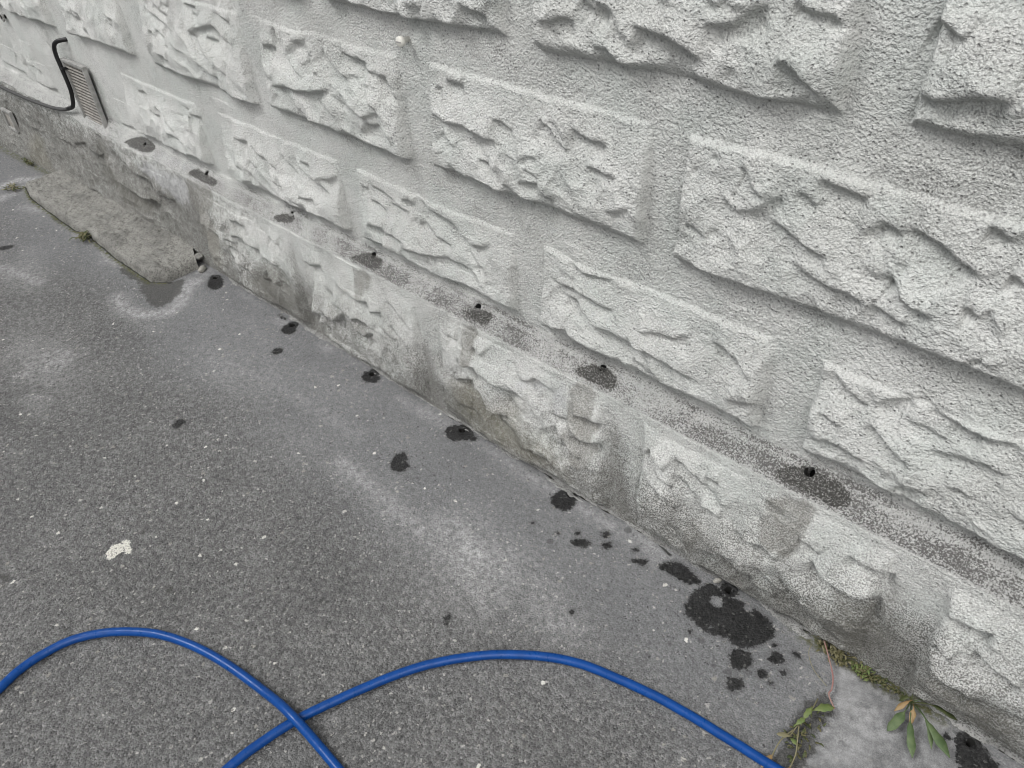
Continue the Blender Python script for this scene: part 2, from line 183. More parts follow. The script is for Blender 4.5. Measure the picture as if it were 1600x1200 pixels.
[-0.1091,-0.2185],[-0.145,-0.2509]],[[-2.432,-0.1769],[-2.2828,-0.161],[-2.2753,-0.0789],[-2.1856,-0.1448],[-2.1556,-0.2266],[-2.2323,-0.2418]],[[-3.0723,
-0.1898],[-3.0062,-0.1555],[-2.9755,-0.1804],[-3.02,-0.1986]],[[-2.4903,-0.1831],[-2.3651,-0.1758],[-2.311,-0.2082],[-2.3814,-0.2015],[-2.4872,-0.2074]],
[[-1.385,-0.6757],[-1.378,-0.6604],[-1.3568,-0.6652],[-1.3594,-0.6812]],[[-1.1967,-0.7149],[-1.194,-0.6985],[-1.1716,-0.705],[-1.1748,-0.7196]],[[-1.492,
-0.9273],[-1.477,-0.9101],[-1.4584,-0.9106],[-1.4601,-0.9286]],[[-0.2051,0.0021],[-0.1613,0.025],[-0.1259,0.0103],[-0.0767,0.0001],[-0.0426,-0.0025],[-0.0521,
-0.011],[-0.1146,-0.0142],[-0.1576,-0.0127]]],"PAINT":[[[-1.3798,-0.7522],[-1.3808,-0.7449],[-1.3879,-0.7329],[-1.3784,-0.7261],[-1.3824,-0.7155],[-1.368,
-0.7003],[-1.3551,-0.7101],[-1.3318,-0.7161],[-1.3384,-0.7259],[-1.3545,-0.7234],[-1.3506,-0.7317],[-1.3542,-0.7417],[-1.347,-0.751],[-1.3587,-0.7584]]],
"PATCHG":[[[-0.1545,-0.0299],[-0.1484,-0.0095],[-0.1268,-0.0029],[-0.0526,-0.0021],[0.0583,-0.0058],[0.0825,-0.074],[-0.1124,-0.2497],[-0.1133,-0.1976],
[-0.1159,-0.1532],[-0.1169,-0.0964],[-0.1271,-0.0684]]],"WETC":[[-0.6759,-0.0794,0.0057],[-0.63,-0.0432,0.0081],[-0.6101,-0.0653,0.0088],[-0.5608,-0.0372,
0.0059],[-0.7628,-0.1179,0.0033],[-0.7042,-0.1038,0.0033],[-0.6325,0.0199,0.0041],[-0.2417,-0.1112,0.0085],[-0.2217,-0.1166,0.0044],[-0.2156,-0.0841,0.0048],
[-0.3783,-0.122,0.0036],[-0.2526,-0.0477,0.0039],[-0.5629,-0.2287,0.0048],[0.0282,-0.0173,0.0055],[-0.5325,-0.0516,0.0078]],"DAMPC":[[-0.7027,-0.1319,0.0068],
[-0.6028,-0.006,0.0081],[-0.2863,-0.1458,0.0068],[-0.2608,-0.1241,0.0061],[-0.3101,-0.1517,0.0041],[-0.3915,-0.1649,0.005],[-0.3536,-0.1234,0.0068]],"DRY":[[-0.3764,
-0.0364,0.0155],[-0.3574,-0.0899,0.005],[-0.3255,-0.0102,0.011]],"PALEG":[[-0.8085,-0.2531,0.07,0.9],[-0.847,-0.243,0.05,0.8],[-0.8893,-0.2573,0.04,0.6],
[-1.0007,-0.2841,0.05,0.45],[-1.1389,-0.2791,0.05,0.45],[-0.74,-0.2765,0.06,0.5],[-0.5984,-0.2678,0.08,0.4],[-1.6165,-0.2019,0.07,0.3],[-1.7999,-0.2455,
0.07,0.3],[-2.1398,-0.5245,0.05,0.5],[-2.1216,-0.6014,0.06,0.5],[-2.1657,-0.6015,0.04,0.6],[-0.7922,-0.2602,0.1,0.8],[-0.7966,-0.3258,0.12,0.35],[-0.672,
-0.276,0.12,0.25],[-1.0502,-0.2785,0.07,0.3],[-1.1233,-0.2913,0.06,0.25],[-1.3143,-0.2932,0.1,0.2],[-1.6941,-0.2309,0.12,0.25],[-2.1524,-0.5721,0.1,0.6],
[-2.0146,-0.651,0.05,0.4],[-2.7241,-0.4295,0.08,0.5],[-2.8554,-0.3493,0.05,0.2],[-2.1354,-0.2814,0.05,0.3],[-0.5441,-0.0028,0.05,0.6],[-0.6307,-0.2495,
0.06,0.2],[-0.1016,-0.0745,0.05,0.6],[-0.0975,-0.1281,0.05,0.4],[-0.1031,-0.0001,0.03,0.3],[-1.1269,-0.5506,0.03,0.25],[-1.8533,-0.7659,0.04,0.2]],"PALEP":[[6,
[[-1.2215,-0.27],[-1.0502,-0.2785],[-0.8745,-0.2887],[-0.6885,-0.3283]]],[3,[[-1.8138,-0.2569],[-1.5316,-0.1996],[-1.2565,-0.1873]]],[7,[[-2.1568,-0.6305],
[-2.1606,-0.5863],[-2.1614,-0.5156]]],[5,[[-2.8213,-0.4553],[-2.647,-0.4181]]],[4,[[-0.5632,-0.0194],[-0.497,0.0168]]],[9,[[-2.3273,-0.2822],[-2.2459,-0.2993],
[-2.17,-0.2781],[-2.1221,-0.2225],[-2.1454,-0.172],[-2.2002,-0.1199],[-2.2204,-0.08]]],[10,[[-3.5182,-0.2104],[-3.5289,-0.1418],[-3.432,-0.0597]]],[8,[[-3.4016,
-0.2514],[-3.4161,-0.1896],[-3.4478,-0.1196]]],[5,[[-3.2458,-0.2211],[-3.1619,-0.1914],[-3.17,-0.1634]]],[5,[[-2.8434,-0.1877],[-2.8589,-0.1691]]],[5,[[-2.6357,
-0.1732],[-2.5794,-0.1989],[-2.5407,-0.1823]]],[7,[[-2.831,-0.4518],[-2.7287,-0.4248],[-2.6232,-0.4063]]]],"CRACKS":[[3,[[-0.5846,0.0098],[-0.5452,0.0096],
[-0.5043,-0.0013]]]],"HOLEW":[[-0.2947,0.3556,0.0085],[-0.7051,0.355,0.0085],[-1.032,0.354,0.0085],[-1.3791,0.3543,0.0085],[-1.7163,0.3559,0.0085],[-2.1389,
0.3555,0.0085],[-2.5109,0.3454,0.0085]],"HOLEG":[[-2.1889,-0.0253,0.009],[-1.7728,-0.0213,0.009],[-1.4166,-0.0161,0.009],[-1.079,-0.0147,0.009],[-0.7541,
-0.0057,0.009],[-0.3727,0.0009,0.009],[0.0577,-0.0029,0.009]],"HOSE":[[-1.1548,-1.097],[-1.1995,-1.0465],[-1.2126,-1.0152],[-1.2232,-0.9783],[-1.2237,-0.9326],
[-1.2113,-0.8846],[-1.1835,-0.8421],[-1.1448,-0.8044],[-1.097,-0.7714],[-1.0306,-0.7429],[-0.9624,-0.7239],[-0.8893,-0.7103],[-0.8218,-0.7023],[-0.7638,
-0.7005],[-0.7069,-0.6987],[-0.6493,-0.6994],[-0.6089,-0.7026]],"HOSE2":[[-0.7793,-0.8438],[-0.7822,-0.817],[-0.7798,-0.7676],[-0.7682,-0.7008],[-0.7476,
-0.6372],[-0.7189,-0.5631],[-0.6891,-0.5012],[-0.6513,-0.4446],[-0.5984,-0.3861],[-0.5369,-0.3368],[-0.4774,-0.3039],[-0.4105,-0.2831],[-0.3435,-0.2668],
[-0.2757,-0.2567],[-0.2096,-0.2497],[-0.1444,-0.2436],[-0.0972,-0.2372]]}

# ------------------------------------------------------------------ numeric helpers
def hashgrid(seed):
    return np.random.RandomState(seed).rand(256, 256).astype(np.float32)
_G = {}
def vnoise(x, y, scale, seed):
    if seed not in _G:
        _G[seed] = hashgrid(seed)
    g = _G[seed]
    x = x * scale + 37.3; y = y * scale + 11.7
    xi = np.floor(x).astype(np.int64); yi = np.floor(y).astype(np.int64)
    fx = (x - xi); fy = (y - yi)
    fx = fx * fx * fx * (fx * (fx * 6 - 15) + 10); fy = fy * fy * fy * (fy * (fy * 6 - 15) + 10)
    x0 = xi & 255; x1 = (xi + 1) & 255; y0 = yi & 255; y1 = (yi + 1) & 255
    return ((g[x0, y0] * (1 - fx) + g[x1, y0] * fx) * (1 - fy) + (g[x0, y1] * (1 - fx) + g[x1, y1] * fx) * fy) * 2 - 1
def fbm(x, y, scale, seed, octv=3, gain=0.5):
    s = 0; a = 1; t = 0
    for i in range(octv):
        s = s + a * vnoise(x, y, scale * 2.03 ** i, seed + i); t += a; a *= gain
    return s / t
def sstep(a, b, x):
    t = np.clip((x - a) / (b - a), 0, 1)
    return t * t * (3 - 2 * t)

class Grid:
    """Tensor grid of surface coordinates; features are added on the sub-block they touch."""
    def __init__(s, xs, vs, seed):
        s.xs, s.vs = xs, vs
        s.X, s.V = np.meshgrid(xs, vs, indexing='ij')
        # a little warp so that edges wander like hand-made ones
        s.WX = s.X + 0.0028 * fbm(s.X, s.V, 34, seed, 2)
        s.WV = s.V + 0.0028 * fbm(s.X, s.V, 34, seed + 9, 2)
        s.H = np.zeros_like(s.X)
    def win(s, x0, x1, v0, v1):
        i0, i1 = np.searchsorted(s.xs, [x0, x1]); j0, j1 = np.searchsorted(s.vs, [v0, v1])
        return slice(i0, i1), slice(j0, j1)
    def polydist(s, pts, R):
        p = np.array(pts)
        w = s.win(p[:, 0].min() - R, p[:, 0].max() + R, p[:, 1].min() - R, p[:, 1].max() + R)
        x, y = s.WX[w], s.WV[w]
        if x.size == 0:
            return None
        seg = np.hypot(*(p[1:] - p[:-1]).T); cum = np.concatenate([[0], np.cumsum(seg)])
        best = np.full(x.shape, 1e9); sg = np.ones(x.shape); tt = np.zeros(x.shape)
        for k in range(len(p) - 1):
            ax, ay = p[k]; dx, dy = p[k + 1] - p[k]; L2 = dx * dx + dy * dy + 1e-12
            t = np.clip(((x - ax) * dx + (y - ay) * dy) / L2, 0, 1)
            qx, qy = x - ax - t * dx, y - ay - t * dy
            d = np.hypot(qx, qy)
            cr = dx * (y - ay) - dy * (x - ax)
            m = d < best - 1e-9
            best = np.where(m, d, best); sg = np.where(m, np.sign(cr), sg); tt = np.where(m, (cum[k] + t * seg[k]) / cum[-1], tt)
        return w, best, sg, tt, cum[-1]
    def crease(s, amp, pts, gain=1.0):
        R = 0.075
        r = s.polydist(pts, R)
        if r is None: return
        w, d, sg, t, L = r; p0 = pts[0][0]
        a = amp * 0.00165 * gain * float(np.interp(p0, [-2.2, -1.2, -.6], [1.45, 1.2, 1.0]))
        wl = min(0.050, 0.015 + 0.24 * L)
        tp = sstep(0, 0.22, t) * sstep(0, 0.22, 1 - t)
        tp = np.where((t > 0) & (t < 1), tp, 0)
        up = np.exp(-(d / (wl * 1.15)) ** 1.3); dn = np.exp(-(d / wl) ** 1.3)
        prof = np.where(sg > 0, 0.50 * up, -0.62 * dn) * np.tanh(d / 0.0048)
        s.H[w] += a * tp * prof
    def pit(s, c, r, depth):
        w = s.win(c[0] - .06, c[0] + .06, c[1] - .06, c[1] + .06)
        d = np.hypot(s.WX[w] - c[0], s.WV[w] - c[1]) / (r * .001)
        s.H[w] -= depth * .001 * np.exp(-d ** 2)
    def block(s, x0, x1, v0, v1, h, seed, cb=0.014, ct=0.008, cl=0.007, cr_=0.014):
        w = s.win(x0 - .03, x1 + .03, v0 - .03, v1 + .03)
        x, y = s.WX[w], s.WV[w]
        if x.size == 0: return
        nb = 1 + .55 * vnoise(x, y * 0 + v0, 9, seed + 3)
        eb = 0.0032 * vnoise(x, y * 0 + v0, 7, seed + 5)
        et = 0.003 * vnoise(x, y * 0 + v1, 6, seed + 6)
        el = 0.004 * vnoise(y, x * 0 + x0, 9, seed + 7)
        er = 0.003 * vnoise(y, x * 0 + x1, 9, seed + 8)
        db = (y - v0 - eb) / (cb * nb); dt = (v1 + et - y) / ct
        dl = (x - x0 - el) / cl; dr = (x1 + er - x) / (cr_ * (1 + .5 * vnoise(y, x * 0 + x1, 11, seed + 4)))
        k = np.minimum(np.minimum(db, dt), np.minimum(dl, dr))
        m = np.clip(k, 0, 1)
        m = 1 - (1 - m) ** 1.7
        face = 1 + 0.30 * fbm(x, y, 11, seed + 11, 3) + 0.24 * (.35 - np.abs(vnoise(x + .35 * y, y - .2 * x, 13, seed + 15))) + 0.20 * (.3 - np.abs(vnoise(x - .5 * y, y + .4 * x, 27, seed + 16))) + 0.05 * vnoise(x, y, 40, seed + 13)
        tl = float(np.interp(x0, [-1.6, -.6], [.16, .32])); tilt = tl + (1 - tl) * sstep(0, 1, (v1 - y) / (v1 - v0) * 1.25)
        s.H[w] += h * m * face * tilt

def chaikin(p, n=2):
    p = np.array(p)
    for _ in range(n):
        q_ = np.roll(p, -1, 0); p = np.stack([.75 * p + .25 * q_, .25 * p + .75 * q_], 1).reshape(-1, 2)
    return p
def polysdf(X, Y, pts):
    """signed distance, positive inside"""
    p = chaikin(pts); n = len(p)
    best = np.full(X.shape, 1e9); ins = np.zeros(X.shape, bool)
    for k in range(n):
        ax, ay = p[k]; bx, by = p[(k + 1) % n]
        dx, dy = bx - ax, by - ay
        t = np.clip(((X - ax) * dx + (Y - ay) * dy) / (dx * dx + dy * dy + 1e-12), 0, 1)
        best = np.minimum(best, np.hypot(X - ax - t * dx, Y - ay - t * dy))
        c = ((ay > Y) != (by > Y)) & (X < (bx - ax) * (Y - ay) / (by - ay + 1e-12) + ax)
        ins ^= c
    return np.where(ins, best, -best)
FAR = -0.05
def sdfmap(g, polys, circles=()):
    out = np.full(g.X.shape, FAR)
    for p in polys:
        a = np.array(p)
        w = g.win(a[:, 0].min() - .05, a[:, 0].max() + .05, a[:, 1].min() - .05, a[:, 1].max() + .05)
        if out[w].size: out[w] = np.maximum(out[w], polysdf(g.X[w], g.V[w], p))
    for c in circles:
        w = g.win(c[0] - .1, c[0] + .1, c[1] - .1, c[1] + .1)
        if out[w].size: out[w] = np.maximum(out[w], c[2] - np.hypot(g.X[w] - c[0], g.V[w] - c[1]))
    return out
def drill(g, PX, PV, hl, gs):
    """snap vertices round each drill hole to its rim and push the inner ones down"""
    dep = np.zeros_like(g.X)
    for (hx, hv, r) in hl:
        w = g.win(hx - .03, hx + .03, hv - .03, hv + .03)
        if g.X[w].size == 0: continue
        dx, dv = g.X[w] - hx, g.V[w] - hv
        d = np.hypot(dx, dv) + 1e-9
        snap = np.abs(d - r) < gs * .6
        f = np.where(snap, r / d, 1)
        PX[w] = np.where(snap, hx + dx * f, PX[w]); PV[w] = np.where(snap, hv + dv * f, PV[w])
        dep[w] = np.where((d < r) & ~snap, 0.045, dep[w])
    return dep

# ------------------------------------------------------------------ object helpers
def tag(o, label=None, cat=None, group=None, kind=None):
    if label: o['label'] = label
    if cat: o['category'] = cat
    if group: o['group'] = group
    if kind: o['kind'] = kind
    return o
def empty(name, loc):
    o = bpy.data.objects.new(name, None); col.objects.link(o); o.location = loc; o.empty_display_size = .05
    return o
def link(name, me, mat, parent=None, smooth=True):
    me.materials.append(mat)
    if smooth:
        me.polygons.foreach_set('use_smooth', np.ones(len(me.polygons), bool))
    o = bpy.data.objects.new(name, me); col.objects.link(o)
    if parent:
        o.parent = parent
        o.matrix_parent_inverse = Matrix.Translation(-Vector(parent.location))
    return o
def gridmesh(name, P, attrs=None, flip=False):
    n, m = P.shape[:2]
    me = bpy.data.meshes.new(name)
    me.vertices.add(n * m)
    me.vertices.foreach_set('co', P.reshape(-1).astype(np.float32))
    idx = np.arange(n * m).reshape(n, m)
    q = np.stack([idx[:-1, :-1], idx[1:, :-1], idx[1:, 1:], idx[:-1, 1:]], -1).reshape(-1, 4)
    if flip: q = q[:, ::-1]
    nf = len(q)
    me.loops.add(nf * 4); me.loops.foreach_set('vertex_index', q.reshape(-1).astype(np.int32))
    me.polygons.add(nf)
    me.polygons.foreach_set('loop_start', (np.arange(nf) * 4).astype(np.int32))
    me.update(calc_edges=True)
    for k, v in (attrs or {}).items():
        at = me.attributes.new(k, 'FLOAT', 'POINT')
        at.data.foreach_set('value', v.reshape(-1).astype(np.float32))
    return me
def bm_mesh(name, bm):
    bmesh.ops.recalc_face_normals(bm, faces=bm.faces)
    me = bpy.data.meshes.new(name); bm.to_mesh(me); bm.free(); return me
def tube_mesh(name, pts, rad, seg=16, cap=True):
    pts = [Vector(p) for p in pts]
    n = len(pts); bm = bmesh.new(); rings = []
    up = Vector((0, 0, 1)); prev = None
    for i, p in enumerate(pts):
        t = (pts[min(i + 1, n - 1)] - pts[max(i - 1, 0)]).normalized()
        if prev is None:
            a = t.cross(up)
            if a.length < .1: a = t.cross(Vector((1, 0, 0)))
            a.normalize()
        else:
            a = (prev - t * prev.dot(t)).normalized()
        prev = a; b = t.cross(a)
        r = rad[i] if isinstance(rad, (list, tuple)) else rad
        rings.append([bm.verts.new(p + (a * math.cos(k * 2 * math.pi / seg) + b * math.sin(k * 2 * math.pi / seg)) * r) for k in range(seg)])
    for i in range(n - 1):
        for k in range(seg):
            bm.faces.new((rings[i][k], rings[i][(k + 1) % seg], rings[i + 1][(k + 1) % seg], rings[i + 1][k]))
    if cap:
        bm.faces.new(rings[0]); bm.faces.new(rings[-1][::-1])
    return bm_mesh(name, bm)
def spline(pts, n=10):
    P = [Vector(p) for p in pts]; P = [P[0] * 2 - P[1]] + P + [P[-1] * 2 - P[-2]]
    out = []
    for i in range(1, len(P) - 2):
        for k in range(n):
            t = k / n
            out.append(0.5 * ((2 * P[i]) + (P[i + 1] - P[i - 1]) * t + (2 * P[i - 1] - 5 * P[i] + 4 * P[i + 1] - P[i + 2]) * t * t + (-P[i - 1] + 3 * P[i] - 3 * P[i + 1] + P[i + 2]) * t ** 3))
    out.append(P[-2]); return out
def bm_box(bm, c, s, rot=None, bevel=0):
    r = bmesh.ops.create_cube(bm, size=1)
    vs = r['verts']
    bmesh.ops.scale(bm, vec=s, verts=vs)
    if rot is not None: bmesh.ops.rotate(bm, verts=vs, cent=(0, 0, 0), matrix=rot)
    bmesh.ops.translate(bm, vec=c, verts=vs)
    if bevel:
        es = list({e for v in vs for e in v.link_edges})
        bmesh.ops.bevel(bm, geom=es, offset=bevel, segments=2, affect='EDGES', profile=.5)

# ------------------------------------------------------------------ material helpers
class M:
    def __init__(s, name, rough=0.9):
        s.m = bpy.data.materials.new(name); s.m.use_nodes = True
        s.t = s.m.node_tree; s.b = s.t.nodes['Principled BSDF']
        s.b.inputs['Roughness'].default_value = rough
        s.b.inputs['Specular IOR Level'].default_value = 0.3
        s.tc = s.t.nodes.new('ShaderNodeTexCoord')
    def n(s, typ, **kw):
        o = s.t.nodes.new(typ)
        for k, v in kw.items(): setattr(o, k, v)
        return o
    def l(s, a, b): s.t.links.new(a, b)
    def put(s, sock, v):
        if isinstance(v, bpy.types.NodeSocket): s.l(v, sock)
        else: sock.default_value = v
    def attr(s, name):
        return s.n('ShaderNodeAttribute', attribute_name=name).outputs['Fac']
    def noise(s, scale, detail=2, rough=.5, vec=None, lac=2.0):
        o = s.n('ShaderNodeTexNoise'); o.inputs['Scale'].default_value = scale; o.inputs['Detail'].default_value = detail
        o.inputs['Roughness'].default_value = rough; o.inputs['Lacunarity'].default_value = lac
        s.l(vec or s.tc.outputs['Object'], o.inputs['Vector']); return o.outputs['Fac']
    def vor(s, scale, feature='F1', vec=None, rnd=1.0):
        o = s.n('ShaderNodeTexVoronoi', feature=feature); o.inputs['Scale'].default_value = scale
        o.inputs['Randomness'].default_value = rnd
        s.l(vec or s.tc.outputs['Object'], o.inputs['Vector']); return o
    def math(s, op, a, b=0.0, c=0.0, clamp=False):
        o = s.n('ShaderNodeMath', operation=op, use_clamp=clamp)
        s.put(o.inputs[0], a); s.put(o.inputs[1], b); s.put(o.inputs[2], c); return o.outputs[0]
    def ramp(s, v, a, b, lo=0.0, hi=1.0, smooth=True):
        o = s.n('ShaderNodeMapRange', interpolation_type='SMOOTHSTEP' if smooth else 'LINEAR')
        s.put(o.inputs['Value'], v)
        s.put(o.inputs['From Min'], a); s.put(o.inputs['From Max'], b)
        s.put(o.inputs['To Min'], lo); s.put(o.inputs['To Max'], hi); return o.outputs[0]
    def mix(s, f, a, b, mode='MIX'):
        o = s.n('ShaderNodeMix', data_type='RGBA', blend_type=mode)
        s.put(o.inputs['Factor'], f)
        s.put(o.inputs[6], a if isinstance(a, bpy.types.NodeSocket) else (*a, 1))
        s.put(o.inputs[7], b if isinstance(b, bpy.types.NodeSocket) else (*b, 1)); return o.outputs[2]
    def grey(s, v, tint=(1, 1, 1)):
        o = s.n('ShaderNodeCombineXYZ')
        for i in range(3): s.l(s.math('MULTIPLY', v, tint[i]), o.inputs[i])
        return o.outputs[0]
    def bump(s, h, strength=1.0, dist=1.0, normal=None):
        o = s.n('ShaderNodeBump'); s.put(o.inputs['Strength'], strength); o.inputs['Distance'].default_value = dist
        s.put(o.inputs['Height'], h)
        if normal: s.l(normal, o.inputs['Normal'])
        return o.outputs[0]
    def out(s, colr=None, rough=None, normal=None):
        if colr is not None: s.put(s.b.inputs['Base Color'], colr if isinstance(colr, bpy.types.NodeSocket) else (*colr, 1))
        if rough is not None: s.put(s.b.inputs['Roughness'], rough)
        if normal is not None: s.l(normal, s.b.inputs['Normal'])
        return s.m

# ---- plaster
m = M('painted_plaster', .92)
grime, damp, wet, speck, olive, pale, dark = [m.attr(k) for k in ('grime', 'damp', 'wet', 'speckle', 'olive', 'pale', 'dark')]
fine = m.noise(420, 2, .6)
grain = m.noise(170, 3, .62)
mid = m.noise(28, 4, .6)
big = m.noise(3.2, 3, .55)
vo = m.vor(165)
pits = m.ramp(vo.outputs['Distance'], .10, .34, 1, 0)
pv = m.n('ShaderNodeSeparateColor'); m.l(vo.outputs['Color'], pv.inputs[0])
pits = m.math('MULTIPLY', pits, m.ramp(pv.outputs[0], .55, .75, 0, 1))
base = m.mix(m.ramp(big, .35, .65), (.565, .575, .555), (.625, .632, .615))
base = m.mix(m.ramp(m.noise(9, 3, .6), .42, .68, 0, .5), base, (.520, .555, .530))
# fine dark grain over the sprayed finish, greyer joints, darker pits
g1 = m.ramp(m.noise(300, 2, .6), .34, .48, .50, 0)
base = m.mix(g1, base, (.30, .305, .30))
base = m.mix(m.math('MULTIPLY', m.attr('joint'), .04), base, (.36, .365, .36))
base = m.mix(m.math('MULTIPLY', pits, .55), base, (.17, .17, .165))
far = m.attr('weathered')
wp = m.math('MULTIPLY', m.ramp(m.noise(46, 5, .72), .46, .60), far)
base = m.mix(m.math('MULTIPLY', wp, .62), base, (.17, .165, .15))
wp2 = m.math('MULTIPLY', m.ramp(m.noise(85, 4, .7), .54, .66), far)
base = m.mix(m.math('MULTIPLY', wp2, .60), base, (.055, .053, .047))
wp3 = m.math('MULTIPLY', m.ramp(m.noise(33, 5, .7), .58, .70), far)
base = m.mix(m.math('MULTIPLY', wp3, .5), base, (.52, .52, .50))
# grime toward the ground: film plus speckle
gn = m.math('ADD', grime, m.math('MULTIPLY', m.math('SUBTRACT', m.noise(11, 6, .70), .5), 1.25))
mp = m.n('ShaderNodeMapping'); mp.inputs['Scale'].default_value = (26, 26, 4); m.l(m.tc.outputs['Object'], mp.inputs['Vector'])
streak = m.noise(1.0, 4, .6, vec=mp.outputs[0])
gn = m.math('ADD', gn, m.math('MULTIPLY', m.math('MULTIPLY', m.math('SUBTRACT', streak, .5), grime), 1.3))
gf = m.ramp(gn, .12, 1.0)
base = m.mix(m.math('MULTIPLY', gf, .66), base, (.165, .162, .150))
gs = m.math('MULTIPLY', m.ramp(fine, .42, .56, 1, 0), m.ramp(gn, -.15, .6, .10, .88))
base = m.mix(gs, base, (.075, .073, .065))
# dark run-off marks
dn = m.math('ADD', dark, m.math('MULTIPLY', m.math('SUBTRACT', m.noise(30, 5, .7), .5), .045))
df = m.ramp(dn, -.024, .024, 0, .78)
df = m.math('MULTIPLY', df, m.ramp(m.noise(230, 3, .65), .36, .6, 1, .30))
base = m.mix(df, base, (.115, .112, .098))
base = m.mix(m.math('MULTIPLY', m.ramp(m.math('ADD', olive, m.math('MULTIPLY', m.math('SUBTRACT', mid, .5), .05)), -.04, .03), .26), base, (.17, .155, .10))
# pale limescale, washed area
base = m.mix(m.ramp(m.math('ADD', pale, m.math('MULTIPLY', m.math('SUBTRACT', m.noise(22, 5, .7), .5), .10)), -.010, .020, 0, .34), base, (.60, .61, .63))
# damp halo under drill holes
dp = m.math('ADD', damp, m.math('MULTIPLY', m.math('SUBTRACT', m.noise(45, 5, .65), .5), .030))
dp = m.math('ADD', dp, m.math('MULTIPLY', m.math('SUBTRACT', streak, .5), .034))
base = m.mix(m.math('MULTIPLY', m.ramp(dp, -.006, .007, 0, .78), m.ramp(m.noise(38, 4, .6), .3, .65, .6, 1.0)), base, m.mix(m.ramp(fine, .4, .6), (.145, .142, .128), (.29, .285, .265)))
base = m.mix(m.math('MULTIPLY', m.math('MULTIPLY', m.ramp(speck, 0, .6), m.ramp(m.noise(60, 5, .7), .3, .65, .6, 1.0)), .62), base, (.235, .235, .23))
# black growth on the ledge, wetter round the holes
sp = m.math('MULTIPLY', speck, m.ramp(m.noise(14, 3, .6), .35, .62, .7, 1))
wf = m.ramp(m.math('ADD', wet, m.math('MULTIPLY', m.math('SUBTRACT', m.noise(80, 4, .65), .5), .018)), -.004, .004)
sp = m.math('MAXIMUM', sp, m.math('MULTIPLY', wf, 1.0))
base = m.mix(m.math('MULTIPLY', wf, .58), base, m.mix(m.ramp(m.noise(34, 3, .6), .35, .65), (.125, .122, .112), (.21, .205, .195)))
cells = m.math('ADD', m.math('MULTIPLY', m.noise(330, 2, .6), .6), m.math('MULTIPLY', m.noise(560, 2, .6), .4))
thr = m.ramp(sp, 0, 1, .28, .585, smooth=False)
sm = m.ramp(m.math('SUBTRACT', thr, cells), -.05, .10)
spc = m.mix(wf, (.105, .103, .100), (.042, .041, .038))
base = m.mix(m.math('MULTIPLY', sm, m.ramp(sp, 0, .12)), base, spc)
rough = m.math('SUBTRACT', .93, m.math('MULTIPLY', wf, .30))
smf = m.attr('smoothness')
hgt = m.math('ADD', m.math('MULTIPLY', m.noise(260, 2, .5), .0046), m.math('MULTIPLY', fine, .0012))
hgt = m.math('ADD', hgt, m.math('MULTIPLY', m.noise(110, 2, .5), .0008))
hgt = m.math('SUBTRACT', hgt, m.math('MULTIPLY', pits, .0018))
nrm = m.bump(hgt, m.math('SUBTRACT', 1.0, m.math('MULTIPLY', smf, .62)), 1.0)
M_PLASTER = m.out(base, rough, nrm)

# ---- asphalt
m = M('asphalt', .9)
wet, damp, pale, paint, patch, crack, near, mossa, dampc = [m.attr(k) for k in ('wet', 'damp', 'pale', 'paint', 'patch', 'crack', 'near', 'moss', 'faint')]
fine = m.noise(520, 2, .6)
v1 = m.vor(265); s1 = m.n('ShaderNodeSeparateColor'); m.l(v1.outputs['Color'], s1.inputs[0])
wv = m.n('ShaderNodeTexNoise'); wv.inputs['Scale'].default_value = 150; wv.inputs['Detail'].default_value = 2; m.l(m.tc.outputs['Object'], wv.inputs['Vector'])
wa = m.n('ShaderNodeVectorMath', operation='MULTIPLY_ADD'); m.l(wv.outputs['Color'], wa.inputs[0]); wa.inputs[1].default_value = (.011, .011, 0); m.l(m.tc.outputs['Object'], wa.inputs[2])
v2 = m.vor(120, vec=wa.outputs[0]); s2 = m.n('ShaderNodeSeparateColor'); m.l(v2.outputs['Color'], s2.inputs[0])
v3 = m.vor(52, vec=wa.outputs[0]); s3 = m.n('ShaderNodeSeparateColor'); m.l(v3.outputs['Color'], s3.inputs[0])
lum = m.ramp(s1.outputs[0], 0, 1, .085, .192, smooth=False)
lum = m.math('MULTIPLY', lum, m.ramp(m.noise(5, 4, .6), .3, .7, .92, 1.10))
lum = m.math('MULTIPLY', lum, m.ramp(m.noise(75, 3, .6), .3, .7, .80, 1.20))
lum = m.math('MULTIPLY', lum, m.ramp(m.noise(1.4, 3, .6), .3, .7, .88, 1.04))
lum = m.math('MULTIPLY', lum, m.ramp(fine, .25, .75, .62, 1.38))
# tiny dark voids between the stones, and pale chips worn open
void = m.math('MULTIPLY', m.ramp(v1.outputs['Distance'], .0, .5, 1, .2), m.ramp(s1.outputs[1], .72, .84))
lum = m.mix(m.math('MULTIPLY', void, .85), m.grey(lum, (1.0, 1.0, .995)), (.030, .030, .030))
lum = m.mix(m.ramp(near, 0, 1, 0, .50), lum, m.grey(m.ramp(fine, .3, .7, .120, .240), (.96, .985, 1.03)))
chip = m.math('MULTIPLY', m.ramp(v2.outputs['Distance'], .20, .34, 1, 0), m.ramp(s2.outputs[0], .74, .80))
chc = m.mix(s2.outputs[1], (.26, .255, .24), (.42, .41, .39))
lum = m.mix(m.math('MULTIPLY', chip, .8), lum, chc)
chip3 = m.math('MULTIPLY', m.ramp(v3.outputs['Distance'], m.ramp(s3.outputs[2], 0, 1, .03, .16), m.ramp(s3.outputs[2], 0, 1, .09, .25), 1, 0), m.ramp(s3.outputs[0], .74, .77))
lum = m.mix(m.math('MULTIPLY', chip3, .9), lum, m.mix(m.ramp(s3.outputs[1], .4, 1), (.24, .235, .215), (.66, .65, .61)))
